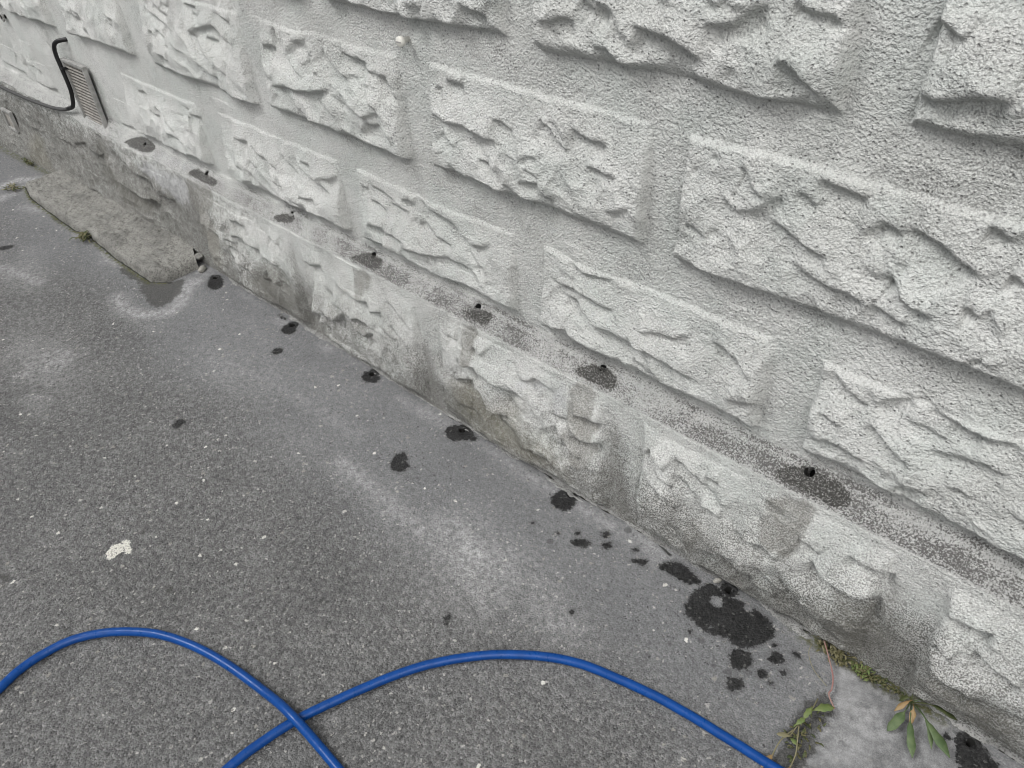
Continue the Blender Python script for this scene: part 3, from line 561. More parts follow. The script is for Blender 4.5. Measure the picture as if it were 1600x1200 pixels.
dch = m.math('MULTIPLY', m.ramp(v2.outputs['Distance'], .12, .25, 1, 0), m.ramp(s2.outputs[2], .80, .84))
lum = m.mix(m.math('MULTIPLY', dch, .85), lum, (.035, .035, .035))
# repaired concrete corner
pf = m.ramp(m.math('ADD', patch, m.math('MULTIPLY', m.math('SUBTRACT', m.noise(40, 4, .6), .5), .02)), -.003, .003)
pc = m.grey(m.math('MULTIPLY', m.ramp(m.noise(17, 6, .7), .34, .66, .125, .270), m.ramp(fine, .3, .7, .80, 1.18)), (.98, .99, 1.0))
lum = m.mix(m.math('MULTIPLY', pf, .8), lum, pc)
# whitish dust and limescale
pn = m.math('MULTIPLY', pale, m.ramp(m.noise(70, 5, .75), .33, .66, .1, 1.0))
pn = m.math('MULTIPLY', pn, m.ramp(m.noise(300, 2, .6), .35, .6, .35, 1))
lum = m.mix(m.math('MINIMUM', pn, .9), lum, (.46, .46, .46))
# old damp
dpn = m.math('ADD', damp, m.math('MULTIPLY', m.math('SUBTRACT', m.noise(38, 6, .72), .5), .060))
lum = m.mix(m.ramp(dpn, -.004, .008, 0, .80), lum, m.grey(m.ramp(fine, .3, .7, .030, .085), (1.0, .99, .93)))
lum = m.mix(m.ramp(m.math('ADD', dampc, m.math('MULTIPLY', m.math('SUBTRACT', m.noise(120, 3, .6), .5), .006)), -.0015, .0015, 0, .5), lum, (.05, .05, .05))
# moss tint in the joints
lum = m.mix(m.math('MULTIPLY', m.ramp(mossa, 0, 1), m.ramp(m.noise(90, 3, .6), .35, .6)), lum, (.075, .078, .030))
# fresh wet blots
wn_ = m.math('ADD', wet, m.math('MULTIPLY', m.math('SUBTRACT', m.noise(105, 5, .72), .5), .030))
wf = m.math('MULTIPLY', m.ramp(wn_, -.0022, .0018), m.ramp(m.noise(30, 4, .6), .25, .6, .93, 1.0))
wc = m.grey(m.math('MULTIPLY', m.ramp(s1.outputs[0], 0, 1, .005, .022), m.ramp(fine, .3, .7, .4, 1.6)), (1, 1, 1))
wc = m.mix(m.math('MULTIPLY', chip, .6), wc, (.12, .12, .115))
lum = m.mix(m.ramp(m.math('ADD', wet, m.math('MULTIPLY', m.math('SUBTRACT', m.noise(60, 4, .6), .5), .02)), -.010, .0, 0, .35), lum, (.07, .07, .07))
lum = m.mix(m.math('MULTIPLY', wf, .95), lum, wc)
# splash of white paint
ptn = m.math('ADD', paint, m.math('MULTIPLY', m.math('SUBTRACT', m.noise(170, 3, .7), .5), .020))
ptf = m.math('MULTIPLY', m.ramp(ptn, -.0007, .0007), m.ramp(m.noise(190, 5, .8), .42, .47, .0, 1))
lum = m.mix(ptf, lum, (.60, .59, .54))
ck = m.ramp(m.math('ADD', crack, m.math('MULTIPLY', m.math('SUBTRACT', m.noise(150, 3, .6), .5), .6)), .45, .75)
lum = m.mix(m.math('MULTIPLY', ck, .85), lum, (.03, .03, .028))
hg = m.math('MULTIPLY', v1.outputs['Distance'], -.0019)
hg = m.math('ADD', hg, m.math('MULTIPLY', fine, .0012))
hg = m.math('ADD', hg, m.math('MULTIPLY', m.noise(110, 3, .6), .0022))
hg = m.math('ADD', hg, m.math('MULTIPLY', chip3, .0006))
hg = m.math('SUBTRACT', hg, m.math('MULTIPLY', ck, .004))
rg = m.math('SUBTRACT', .92, m.math('MULTIPLY', wf, .42))
nrm = m.bump(hg, m.math('SUBTRACT', m.ramp(near, 0, 1, 1.0, .5), m.math('MULTIPLY', pf, .4)), 1.0)
M_ASPHALT = m.out(lum, rg, nrm)

def simple_stone(name, c0, c1, c2, scale=60, bump=.002, speck=.5, crack=False):
    m = M(name, .92)
    a = m.noise(scale * .25, 4, .6); b = m.noise(scale * 5, 2, .6); v = m.vor(scale * 3.2)
    s = m.n('ShaderNodeSeparateColor'); m.l(v.outputs['Color'], s.inputs[0])
    c = m.mix(m.ramp(a, .35, .65), c0, c1)
    c = m.mix(m.math('MULTIPLY', m.ramp(b, .5, .38), speck), c, c2)
    c = m.mix(m.math('MULTIPLY', m.math('MULTIPLY', m.ramp(v.outputs['Distance'], .2, .4, 1, 0), m.ramp(s.outputs[0], .7, .75)), speck), c, c2)
    if crack:
        ca = m.attr('crack'); c = m.mix(m.ramp(m.math('ADD', ca, m.math('MULTIPLY', m.math('SUBTRACT', m.noise(110, 4, .65), .5), .9)), .35, .6), c, (.022, .021, .018))
    h = m.math('ADD', m.math('MULTIPLY', m.noise(scale * 1.6, 4, .65), bump), m.math('MULTIPLY', b, bump * .4))
    return m.out(c, None, m.bump(h, 1.0, 1.0))
M_MORTAR = simple_stone('mortar', (.34, .34, .33), (.20, .20, .195), (.07, .07, .065), 70, .005, .75, True)
M_SLAB = simple_stone('old_concrete', (.265, .262, .243), (.175, .173, .162), (.06, .06, .055), 42, .006, .6)
M_CRUMB = simple_stone('crumb', (.36, .35, .32), (.22, .22, .20), (.10, .10, .09), 120, .002, .5)
def plain(name, c, rough=.5, spec=.4, metal=0, nz=None, c2=None):
    m = M(name, rough); m.b.inputs['Specular IOR Level'].default_value = spec; m.b.inputs['Metallic'].default_value = metal
    f = m.noise(nz or 40, 4, .6)
    cc = m.mix(m.ramp(f, .3, .7), c, c2 or tuple(x * .8 for x in c))
    return m.out(cc, m.ramp(m.noise(90, 3, .6), .3, .7, rough * .85, min(1, rough * 1.15)))
M_HOLE = plain('drilled_dark', (.012, .012, .011), .9)

# ------------------------------------------------------------------ grids
def axis(*segs):
    out = []
    for a, b, s in segs:
        n = max(1, int(round((b - a) / s))); out.append(np.linspace(a, b, n, endpoint=False))
    out.append([segs[-1][1]]); return np.concatenate(out)
F = 1.0   # fineness
XS = axis((-30, -12, 2.0), (-12, -6, .06), (-6, -4.4, .012), (-4.4, -2.9, .0052), (-2.9, -1.9, .0036), (-1.9, -1.0, .0025), (-1.0, .24, .0019), (.24, .6, .006), (.6, 3.0, .03), (3.0, 24, 1.5))

def refine(ax, centres, h=.014, n=18):
    for c_ in centres:
        ax = np.concatenate([ax[(ax < c_ - h) | (ax > c_ + h)], np.linspace(c_ - h, c_ + h, n)])
    ax = np.sort(ax); return ax[np.concatenate([[True], np.diff(ax) > 2e-4])]
XS = refine(XS, [h_[0] for h_ in DATA['HOLEW']])
LEDGE0, DEPTH = .315, .040
SL = DEPTH * 2 ** .5                  # length of the 45 degree ledge slope
V_UP = LEDGE0 + SL                    # profile coordinate where the upper wall starts
OFF = (LEDGE0 + DEPTH) - V_UP         # z = v + OFF on the upper wall
VS = axis((-.06, -.012, .008), (-.012, V_UP + .02, .0019), (V_UP + .02, 1.02 - OFF, .0020), (1.02 - OFF, 1.26 - OFF, .006), (1.26 - OFF, 2.6, .03), (2.6, 6.0, .2))
g = Grid(XS, VS, 50)

# dressed-stone pattern: upper rows
rowA = [(-1.388, -.915), (-.841, -.363), (-.288, .19)]
rowB = [(-3.36, -2.955), (-2.79, -2.385), (-2.25, -1.755), (-1.68, -1.195), (-1.115, -.632), (-.572, -.062), (.012, .50)]
rowC = [(-2.547, -2.10), (-1.985, -1.468), (-1.40, -.922), (-.852, -.392), (-.317, .185)]
def extend(row, pitch=.553, wd=.482):
    r = list(row); x = r[0][0]
    while x > -7: x -= pitch; r.insert(0, (x, x + wd))
    x = r[-1][0]
    while x < 3: x += pitch; r.append((x, x + wd))
    return r
k = 0
def up(z): return z - OFF
for row, z0, z1 in ((extend(rowC)[7 if 0 else 0:], .372, .546), (extend(rowB), .620, .820), (extend(rowA), .888, 1.088), (extend([(-1.6, -1.1), (-.58, -.09)]), 1.160, 1.36), (extend(rowA), 1.43, 1.63), (extend([(-1.6, -1.1), (-.58, -.09)]), 1.70, 1.90)):
    for x0, x1 in row:
        k += 1
        if z0 < .4 and -3.8 < x1 and x0 < -2.6: continue      # vent and the patched stretch beside it
        z0j = z0 + (.004 * ((k * 7) % 5 - 2) / 2 if z0 > .4 else 0)
        g.block(x0, x1, up(z0j), up(z1), .0235, 100 + k * 17, cb=.016 if x0 < -1.2 else .020, cr_=.026 if (z0 < .4 and -.9 < x0 < -.8) else .013)
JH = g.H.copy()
for a_, p in DATA['UP']:
    g.crease(a_, [(q[0], up(q[1])) for q in p])
for c, r, d in DATA['PITU']: g.pit((c[0], up(c[1])), r, d)
# small folds between the surveyed ones
rs = random.Random(11)
for row, z0, z1 in ((rowB, .62, .82), (rowC, .372, .546), (rowA, .888, 1.07)):
    for x0, x1 in row:
        for _ in range(9 if x0 < -1.2 else 4):
            x = rs.uniform(x0 + .02, x1 - .08); v = up(rs.uniform(z0 + .03, z1 - .02)); L = rs.uniform(.03, .075); sl = rs.uniform(-1.0, .1)
            g.crease(rs.uniform(2.5, 5), [(x, v), (x + L * .35, v + sl * L * .3), (x + L * .7, v + sl * L * .7 + rs.uniform(-.006, .006)), (x + L, v + sl * L)])
for x0, x1 in ((-2.20, -1.705), (-1.625, -1.215), (-1.135, -.668), (-.585, -.135), (-.052, .42)):
    for _ in range(9):
        x = rs.uniform(x0 + .02, x1 - .08); v = rs.uniform(.07, .28); L = rs.uniform(.03, .08); sl = rs.uniform(-1.0, .1)
        g.crease(rs.uniform(2.5, 5), [(x, v), (x + L * .35, v + sl * L * .3), (x + L * .7, v + sl * L * .7 + rs.uniform(-.006, .006)), (x + L, v + sl * L)])
# fields outside the surveyed area get creases of the same kind
rr = random.Random(3)
def rnd_creases(x0, x1, v0, v1, n, amp):
    for _ in range(n):
        x = rr.uniform(x0, x1 - .1); v = rr.uniform(v0 + .02, v1 - .01); p = [(x, v)]
        L = rr.uniform(.05, .16); m_ = rr.randint(3, 6); sl = rr.uniform(-.9, .25)
        for i in range(m_):
            x += L / m_; v += sl * L / m_ + rr.uniform(-.008, .008); p.append((x, v))
        g.crease(rr.uniform(.6, 1) * amp, p)
for row, z0, z1 in ((extend(rowB), .62, .82), (extend(rowC), .372, .546)):
    for x0, x1 in row:
        if x1 < -2.5 or x0 > .19: rnd_creases(x0, x1, up(z0), up(z1), 9 if x1 < -3.5 or x0 > 0 else 4, 7)
for row, z0, z1 in ((extend(rowA), .888, 1.088), (extend([(-1.6, -1.1), (-.58, -.09)]), 1.16, 1.36), (extend(rowA), 1.43, 1.63), (extend([(-1.6, -1.1), (-.58, -.09)]), 1.70, 1.90)):
    for x0, x1 in row:
        if x1 > -7: rnd_creases(x0, x1, up(z0 + (.06 if z0 < .9 and -1.4 < x0 < .2 else 0)), up(z1), 8, 8)
# plinth blocks
for x0, x1, z0 in ((-2.20, -1.705, .02), (-1.625, -1.215, .015), (-1.135, -.668, .018), (-.585, -.135, .015), (-.052, .42, .02), (.50, .97, .05)):
    k += 1
    g.block(x0, x1, z0, .297, .021, 900 + k * 13, cb=.022, ct=.05, cl=.012, cr_=.020)
for a_, p in DATA['LO']: g.crease(a_, p, 1.6)
for c, r, d in DATA['PITL']: g.pit(c, r, d)
for x0, x1 in ((-4.6, -2.3), (-7, -4.6), (.42, 1.0)): rnd_creases(x0, x1, .05, .29, 16, 6)
# narrow vertical joints of the plinth are raked deeper
for jx in (-1.70, -1.63, -1.205, -1.145, -.66, -.59):
    w = g.win(jx - .03, jx + .03, .02, .29)
    g.H[w] -= .004 * np.exp(-((g.WX[w] - jx - .006 * vnoise(g.V[w], g.V[w], 9, 5)) / .006) ** 2) * sstep(.30, .22, g.V[w])

X, V = g.X, g.V
ledge = sstep(LEDGE0 - .002, LEDGE0 + .006, V) * (1 - sstep(V_UP - .006, V_UP + .004, V))
upper = sstep(V_UP - .004, V_UP + .004, V)
lower = 1 - sstep(LEDGE0 - .004, LEDGE0 + .002, V)
left = 1 - sstep(-2.6, -2.1, X)
# plaster undulation and sprayed grain
g.H += .0022 * fbm(X, V, 7, 3, 3) + .0007 * fbm(X, V, 45, 4, 2) * (1 - .5 * ledge)
g.H += .0005 * vnoise(X, V, 120, 8) * np.clip(sstep(-2.2, -1.2, X), 0, 1) + .0007 * vnoise(X, V, 210, 9) * sstep(-1.3, -.7, X) * (.45 + .55 * upper)
# weathered render at the far left
g.H += lower * left * (.010 * fbm(X, V, 9, 21, 5, .6) - .006 * np.abs(vnoise(X, V, 22, 27)))
# profile with rounded corners
def profile(v):
    # integrate direction angle: 90 deg on the faces, 45 deg on the ledge
    vv = np.arange(v.min() - .001, v.max() + .01, .0005)
    ang = np.where(vv < LEDGE0, 90., np.where(vv < V_UP, 45., 90.))
    kern = np.exp(-(np.arange(-16, 17) / 7.0) ** 2); kern /= kern.sum()
    ang = np.radians(np.convolve(np.pad(ang, 16, mode='edge'), kern, 'valid'))
    y = np.concatenate([[0], np.cumsum(np.cos(ang[:-1])) * .0005]); z = np.concatenate([[0], np.cumsum(np.sin(ang[:-1])) * .0005])
    y -= np.interp(.1, vv, y); z += .1 - np.interp(.1, vv, z)
    return np.interp(v, vv, y), np.interp(v, vv, z), np.interp(v, vv, ang)
py, pz, pa = profile(VS)
# ledge edge wears unevenly
wear = .006 * fbm(X, V * 0, 5, 31, 3)
PX, PV = X.copy(), V.copy()
dep = drill(g, PX, PV, DATA['HOLEW'], .0019)
Y0 = np.interp(PV.reshape(-1), VS, py).reshape(X.shape); Z0 = np.interp(PV.reshape(-1), VS, pz).reshape(X.shape)
A0 = np.interp(PV.reshape(-1), VS, pa).reshape(X.shape)
hole_flat = np.ones_like(X)
for hx, hv, r in DATA['HOLEW']:
    w = g.win(hx - .03, hx + .03, hv - .03, hv + .03)
    hole_flat[w] = np.minimum(hole_flat[w], sstep(r * .9, r * 1.7, np.hypot(X[w] - hx, V[w] - hv)))
H = g.H * (.3 + .7 * hole_flat) * (1 - .35 * ledge) - dep
cont = np.interp(XS, [-5, -4, -3.4, -2.4, -1.2, -.5, 0, 1], [-.05, -.045, -.02, 0, 0, .012, .018, .018])[:, None] * (1 - sstep(.0, .16, V))
WPX = PX
WPY = Y0 + cont - H * np.sin(A0) + wear * ledge * .4
WPZ = Z0 + H * np.cos(A0) + wear * (V > .2) * sstep(.26, .31, V) * (1 - sstep(V_UP, V_UP + .05, V))
WP = np.stack([WPX, WPY, WPZ], -1)

# surface state of the wall
nlow = fbm(X, V, 6, 60, 4)
gr = (1 - sstep(.0, .20, V + .05 * nlow)) * .85
gr = gr * (.30 + .75 * np.clip(.5 + 1.7 * fbm(X, V, 4.1, 70, 3), 0, 1))
gr += .62 * (1 - sstep(-2.35, -1.95, X + .1 * nlow)) * (1 - sstep(.22, .34, V)) + .22 * lower * (1 - sstep(.1, .3, V))
gr += .11 * lower + .10 * (1 - sstep(V_UP, V_UP + .05, V)) * upper
gr += .45 * np.exp(-((X + .09) / .07) ** 2) * (1 - sstep(.05, .26, V))
gr += .50 * np.exp(-((X + .62 + .10 * V) / .020) ** 2) * (1 - sstep(.10, .30, V)) * 1.0
gr += .45 * np.exp(-((X + 1.19) / .022) ** 2) * (1 - sstep(.10, .30, V)) + .4 * np.exp(-((X + 1.67) / .03) ** 2) * (1 - sstep(.06, .26, V))
bandn = .5 + .5 * fbm(X, V * 0 + .3, 4.5, 80, 3)
sp = sstep(LEDGE0 - .004, LEDGE0 + .004, V + .5 * wear) * (1 - sstep(V_UP - .008, V_UP + .012, V + .012 * fbm(X, V, 10, 81, 2)))
lane = .45 + .7 * np.exp(-((V - LEDGE0 - .020) / .016) ** 2) + .35 * np.exp(-((V - V_UP + .004) / .006) ** 2)
sp *= np.clip(lane * 1.35, 0, 1) * (.72 + .28 * np.clip(bandn * 1.6 - .1, 0, 1)) * np.interp(X, [-4, -3, -2.3, -2.0, 0, 1], [.7, .7, .75, .9, 1, 1])
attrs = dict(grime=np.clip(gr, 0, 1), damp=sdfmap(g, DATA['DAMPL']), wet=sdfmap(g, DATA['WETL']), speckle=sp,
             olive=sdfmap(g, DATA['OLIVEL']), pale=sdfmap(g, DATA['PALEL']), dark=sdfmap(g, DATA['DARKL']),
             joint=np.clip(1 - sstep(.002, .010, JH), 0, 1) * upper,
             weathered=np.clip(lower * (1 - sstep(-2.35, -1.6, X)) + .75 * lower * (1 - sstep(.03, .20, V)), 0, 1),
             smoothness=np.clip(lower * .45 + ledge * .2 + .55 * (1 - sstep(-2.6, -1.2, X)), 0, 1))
j1 = int(np.searchsorted(VS, LEDGE0 - .006)); j2 = int(np.searchsorted(VS, V_UP + .006))
wall = tag(empty('house_wall', (0, .1, 0)), 'pale grey rendered wall moulded like rough stone blocks, with a stained ledge', 'wall')
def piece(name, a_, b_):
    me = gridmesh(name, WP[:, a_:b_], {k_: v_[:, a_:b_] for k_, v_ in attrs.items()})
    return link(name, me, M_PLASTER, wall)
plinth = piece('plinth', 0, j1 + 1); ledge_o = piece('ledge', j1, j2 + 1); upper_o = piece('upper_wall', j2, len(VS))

def liner(name, c, axis_, r, parent, depth=.035):
    """inside of a drilled hole: an open tube with a closed bottom"""
    axis_ = Vector(axis_).normalized(); a_ = axis_.orthogonal().normalized(); b_ = axis_.cross(a_)
    bm = bmesh.new(); rings = []
    for d_, rad_ in ((.0004, r * 1.02), (-.004, r * .93), (-depth, r * .90)):
        rings.append([bm.verts.new(Vector(c) + axis_ * d_ + (a_ * math.cos(t_) + b_ * math.sin(t_)) * rad_ * (1 + .05 * math.sin(3 * t_ + c[0] * 50))) for t_ in [i_ * math.pi / 12 for i_ in range(24)]])
    for i_ in range(2):
        for k_ in range(24): bm.faces.new((rings[i_][k_], rings[i_][(k_ + 1) % 24], rings[i_ + 1][(k_ + 1) % 24], rings[i_ + 1][k_]))
    bm.faces.new(rings[-1])
    me = bpy.data.meshes.new(name); bm.to_mesh(me); bm.free()
    return link(name, me, M_HOLE, parent)
for hx, hv, r in DATA['HOLEW']:
    i_ = int(np.searchsorted(XS, hx)); j_ = int(np.searchsorted(VS, hv))
    yy = float(np.interp(hv, VS, py)); zz = float(np.interp(hv, VS, pz)); an = float(np.interp(hv, VS, pa))
    w = g.win(hx - .02, hx + .02, hv - .02, hv + .02); dd = np.hypot(g.X[w] - hx, g.V[w] - hv); hh = float(H[w][(dd > r * 1.15) & (dd < r * 1.7)].mean()) - .0012
    nv = Vector((0, -math.sin(an), math.cos(an)))
    liner('drill_hole', Vector((hx, yy, zz)) + nv * hh, nv, r, ledge_o)

# ------------------------------------------------------------------ ground
GX = axis((-60, -14, 4), (-14, -6, .08), (-6, -4.4, .012), (-4.4, -2.9, .006), (-2.9, -1.9, .004), (-1.9, -1.0, .003), (-1.0, .24, .0023), (.24, .6, .006), (.6, 4.0, .04), (4, 50, 4))
GY = axis((-60, -8, 4), (-8, -2.2, .08), (-2.2, -1.25, .008), (-1.25, -.5, .0034), (-.5, -.05, .0025), (-.05, .05, .0017), (.05, .16, .02))
GX = refine(GX, [h_[0] for h_ in DATA['HOLEG']])
q = Grid(GX, GY, 150)
X, V = q.X, q.V
Hg = .0035 * fbm(X, V, 1.7, 5, 3) + .0008 * fbm(X, V, 22, 6, 3) + .0006 * vnoise(X, V, 130, 7)
contx = np.interp(X, [-5, -4, -3.4, -2.4, -1.2, -.5, 0, 1], [-.05, -.045, -.02, 0, 0, .012, .018, .018])
dw = contx - V                                    # distance in front of the wall foot
Hg *= .4 + .6 * sstep(.02, .2, dw)
crk = np.zeros_like(X)
for a_, p in DATA['CRACKS']:
    r = q.polydist(p, .06)
    if r:
        w, d, sg, t, L = r
        v_ = np.exp(-(d / (a_ * .001)) ** 2); crk[w] = np.maximum(crk[w], v_); Hg[w] -= .004 * v_
pale = np.zeros_like(X)
for x0, y0, r, am in DATA['PALEG']:
    w = q.win(x0 - 3 * r, x0 + 3 * r, y0 - 3 * r, y0 + 3 * r)
    pale[w] = np.maximum(pale[w], am * np.exp(-(((X[w] - x0) / (1.5 * r)) ** 2 + ((V[w] - y0) / (.8 * r)) ** 2)) * (1 + .6 * fbm(X[w], V[w], 18, 91, 3)))
for am, p in DATA['PALEP']:
    r = q.polydist(p, .15)
    if r:
        w, d, sg, t, L = r; pale[w] = np.maximum(pale[w], am * .1 * np.exp(-(d / .028) ** 2))
pale = np.maximum(pale, .55 * np.exp(-((dw - .03) / .022) ** 2) * np.clip(.5 + fbm(X, V, 9, 95, 3) * 1.4, 0, 1) * (X > -2.3) * (X < .4))
pale = np.maximum(pale, .20 * np.exp(-((dw - .13) / .08) ** 2) * np.clip(.4 + fbm(X, V, 5, 96, 3) * 1.4, 0, 1))
wet = sdfmap(q, DATA['WETG'], DATA['WETC'])
for cx, cy, r in DATA['DRY']: wet = np.minimum(wet, np.hypot((X - cx), (V - cy)) - r * .8)
for hx, hy, r in DATA['HOLEG']:
    w = q.win(hx - .05, hx + .05, hy - .05, hy + .05); wet[w] = np.maximum(wet[w], .017 - np.hypot(X[w] - hx, V[w] - hy))
moss = 0.9 * np.exp(-((dw - .012) / .016) ** 2) * (sstep(-.28, -.20, X) * (1 - sstep(-.02, .06, X)))
moss += .7 * np.exp(-((dw - .01) / .02) ** 2) * (X < -3.2)
sf = np.interp(X, [-3.42, -3.3, -2.9, -2.8, -2.6, -2.33, -2.285], [-.14, -.165, -.170, -.155, -.168, -.165, -.13])
moss += 1.0 * np.exp(-((V - sf + .010) / .012) ** 2) * (X > -3.45) * (X < -2.28)
crk = np.maximum(crk, 1.0 * np.exp(-((V - sf + .004) / .008) ** 2) * (X > -3.43) * (X < -2.27))
PX, PV = X.copy(), V.copy()
dep = drill(q, PX, PV, DATA['HOLEG'], .0018)
attrs = dict(wet=wet, damp=sdfmap(q, DATA['DAMPG']), pale=np.clip(pale, 0, 1), paint=sdfmap(q, DATA['PAINT']), patch=sdfmap(q, DATA['PATCHG']),
             faint=sdfmap(q, [], DATA['DAMPC']), crack=crk, near=np.clip(1 - sstep(.10, .55, dw + .12 * fbm(X, V, 2.2, 97, 3)), 0, 1), moss=np.clip(moss, 0, 1))
GP = np.stack([PX, PV, Hg - dep], -1)
ground = link('asphalt', gridmesh('asphalt', GP, attrs), M_ASPHALT)
tag(ground, kind='structure')
ground_z = lambda x, y: float(Hg[min(int(np.searchsorted(GX, x)), len(GX) - 1), min(int(np.searchsorted(GY, y)), len(GY) - 1)])
for hx, hy, r in DATA['HOLEG']:
    liner('drill_hole', (hx, hy, ground_z(hx, hy - .02) - .0012), (0, 0, 1), r, ground)

# ------------------------------------------------------------------ mortar fillets along the wall foot
def foot(x): return float(np.interp(x, [-5, -4, -3.4, -2.4, -1.2, -.5, 0, 1], [-.05, -.045, -.02, 0, 0, .012, .018, .018]))
def fillet(x0, x1, wmean, h, seed, label, taper=.05):
    xs = np.arange(x0, x1, .0022); n = 22; P = np.zeros((len(xs), n, 3))
    wd = wmean * (1 + .9 * fbm(xs, xs * 0, 7, seed, 3)) + .005 * fbm(xs, xs * 0, 50, seed + 4, 2)
    wd = np.maximum(wd, .003)
    hh = h * (1 + .3 * fbm(xs, xs * 0 + 3, 13, seed + 7, 3))
    en = np.minimum(np.clip((xs - x0) / taper, 0, 1), np.clip((x1 - xs) / .012, 0, 1)) ** .5
    for j in range(n):
        t = j / (n - 1)
        y = .012 - t * (wd + .012) * (.35 + .65 * en)
        prof = (1 - t ** 4) * (1 - .55 * t) if j < n - 1 else 0
        f = np.interp(xs, [-5, -4, -3.4, -2.4, -1.2, -.5, 0, 1], [-.05, -.045, -.02, 0, 0, .012, .018, .018])
        gz = np.array([ground_z(float(a_), float(b_)) for a_, b_ in zip(xs, y + f)]) if j in (n - 1,) else 0
        P[:, j, 0] = xs; P[:, j, 1] = y + f
        P[:, j, 2] = (hh * prof + .0025 * vnoise(xs, xs * 0 + y, 90, seed + 1) * (prof > .05)) * en + gz - (.004 if j == n - 1 else 0)
    # hairline crack along the back
    cr = .004 + .006 * fbm(xs, xs * 0, 15, seed + 20, 2)
    C = np.zeros((len(xs), n))
    for j in range(n):
        C[:, j] = np.exp(-((P[:, j, 1] - np.interp(xs, [-5, -4, -3.4, -2.4, -1.2, -.5, 0, 1], [-.05, -.045, -.02, 0, 0, .012, .018, .018]) + cr + .003) / .0030) ** 2) * sstep(-.35, .0, vnoise(xs, xs * 0, 12, seed + 30))
        P[:, j, 2] -= .007 * C[:, j]
    o = link('mortar_fillet', gridmesh('mortar_fillet', P, {'crack': C}, flip=True), M_MORTAR)
    return tag(o, label, 'mortar fillet', 'mortar fillets along the foot of the wall')
fillet(-2.16, -1.19, .008, .006, 300, 'thin pale mortar fillet along the wall foot, the stretch farthest from the hose')
fillet(-1.188, -.395, .011, .008, 330, 'cracked pale mortar fillet along the wall foot, broken off above the big wet blot')
fillet(-.335, -.205, .012, .009, 360, 'short mortar fillet with dark gaps between the big wet blot and the moss')
fillet(-.02, .30, .011, .010, 390, 'mortar fillet at the wall foot to the right of the green rosette weed')

# ------------------------------------------------------------------ concrete footing slab
def slab():
    nx, ny = 260, 60
    xs = np.linspace(-3.42, -2.285, nx); P = np.zeros((nx, ny + 6, 3))
    yf = np.interp(xs, [-3.42, -3.3, -2.9, -2.8, -2.6, -2.33, -2.285], [-.14, -.165, -.170, -.155, -.168, -.165, -.13]) + .0025 * fbm(xs, xs * 0, 14, 401, 3)
    yb = np.interp(xs, [-3.42, -2.4, -2.285], [-.01, .02, -.03])
    hgt = np.interp(xs, [-3.42, -3.38, -2.32, -2.285], [.024, .030, .040, .034])
    for j in range(ny + 6):
        if j < ny:
            t = j / (ny - 1); y = yf + (yb - yf) * t
            z = hgt * (1 - .12 * np.exp(-t * 25)) + .004 * t + .004 * fbm(xs, xs * 0 + t * .17, 20, 405, 3) + .0035 * vnoise(xs, xs * 0 + t * .17, 70, 409)
            ed = np.minimum((xs + 3.42), (-2.285 - xs)); z = z * (1 - .5 * np.exp(-ed / .01))
            P[:, 6 + j] = np.stack([xs, y, z], -1)
    top0 = P[:, 6].copy()
    for j in range(6):
        t = j / 6
        P[:, j] = top0 + np.stack([xs * 0, -.006 * np.sqrt(1 - (1 - (1 - t)) ** 2) + xs * 0 + .003 * vnoise(xs, xs * 0 + j, 50, 411), -(top0[:, 2] + .01) * (1 - t)], -1)
    # close the two ends by folding their columns down
    A = P[:1].copy(); B = P[-1:].copy(); A[..., 2] = -.01; B[..., 2] = -.01; A[..., 0] -= .004; B[..., 0] += .004
    P = np.concatenate([A, P, B])
    o = link('concrete_slab', gridmesh('concrete_slab', P), M_SLAB)
    tag(o, 'long pitted concrete slab lying at the foot of the wall below the vent grille', 'slab')
slab()
# crumbs and stones
def stone(name, c, size, seed, mat, label, cat, flat=.55, group=None):
    bm = bmesh.new(); bmesh.ops.create_icosphere(bm, subdivisions=3, radius=.5)
    r_ = random.Random(seed); off = [Vector((r_.uniform(-9, 9),) * 3) for _ in range(2)]
    from mathutils import noise as mn
    for v in bm.verts:
        d_ = v.co.normalized(); k_ = 1 + .35 * mn.noise(d_ * 1.3 + off[0]) + .12 * mn.noise(d_ * 4 + off[1])
        v.co = Vector((d_.x * size[0], d_.y * size[1], d_.z * size[2])) * .5 * k_
    me = bm_mesh(name, bm)
    o = link(name, me, mat); o.location = (c[0], c[1], c[2] + size[2] * .35); o.rotation_euler = (0, 0, r_.uniform(0, 3))
    return tag(o, label, cat, group)
stone('stone_chunk', (-2.262, -.030, 0), (.036, .024, .016), 1, M_CRUMB, 'rounded mortar lump between the right end of the slab and the wall', 'stone')
stone('stone_chunk', (-2.30, -.012, .025), (.035, .030, .018), 2, M_SLAB, 'dark stone lump on the right end of the concrete slab', 'stone')
stone('mortar_chip', (-.398, -.002, .006), (.020, .010, .009), 3, M_CRUMB, 'small pale broken mortar chip at the edge of the big wet blot', 'chip')

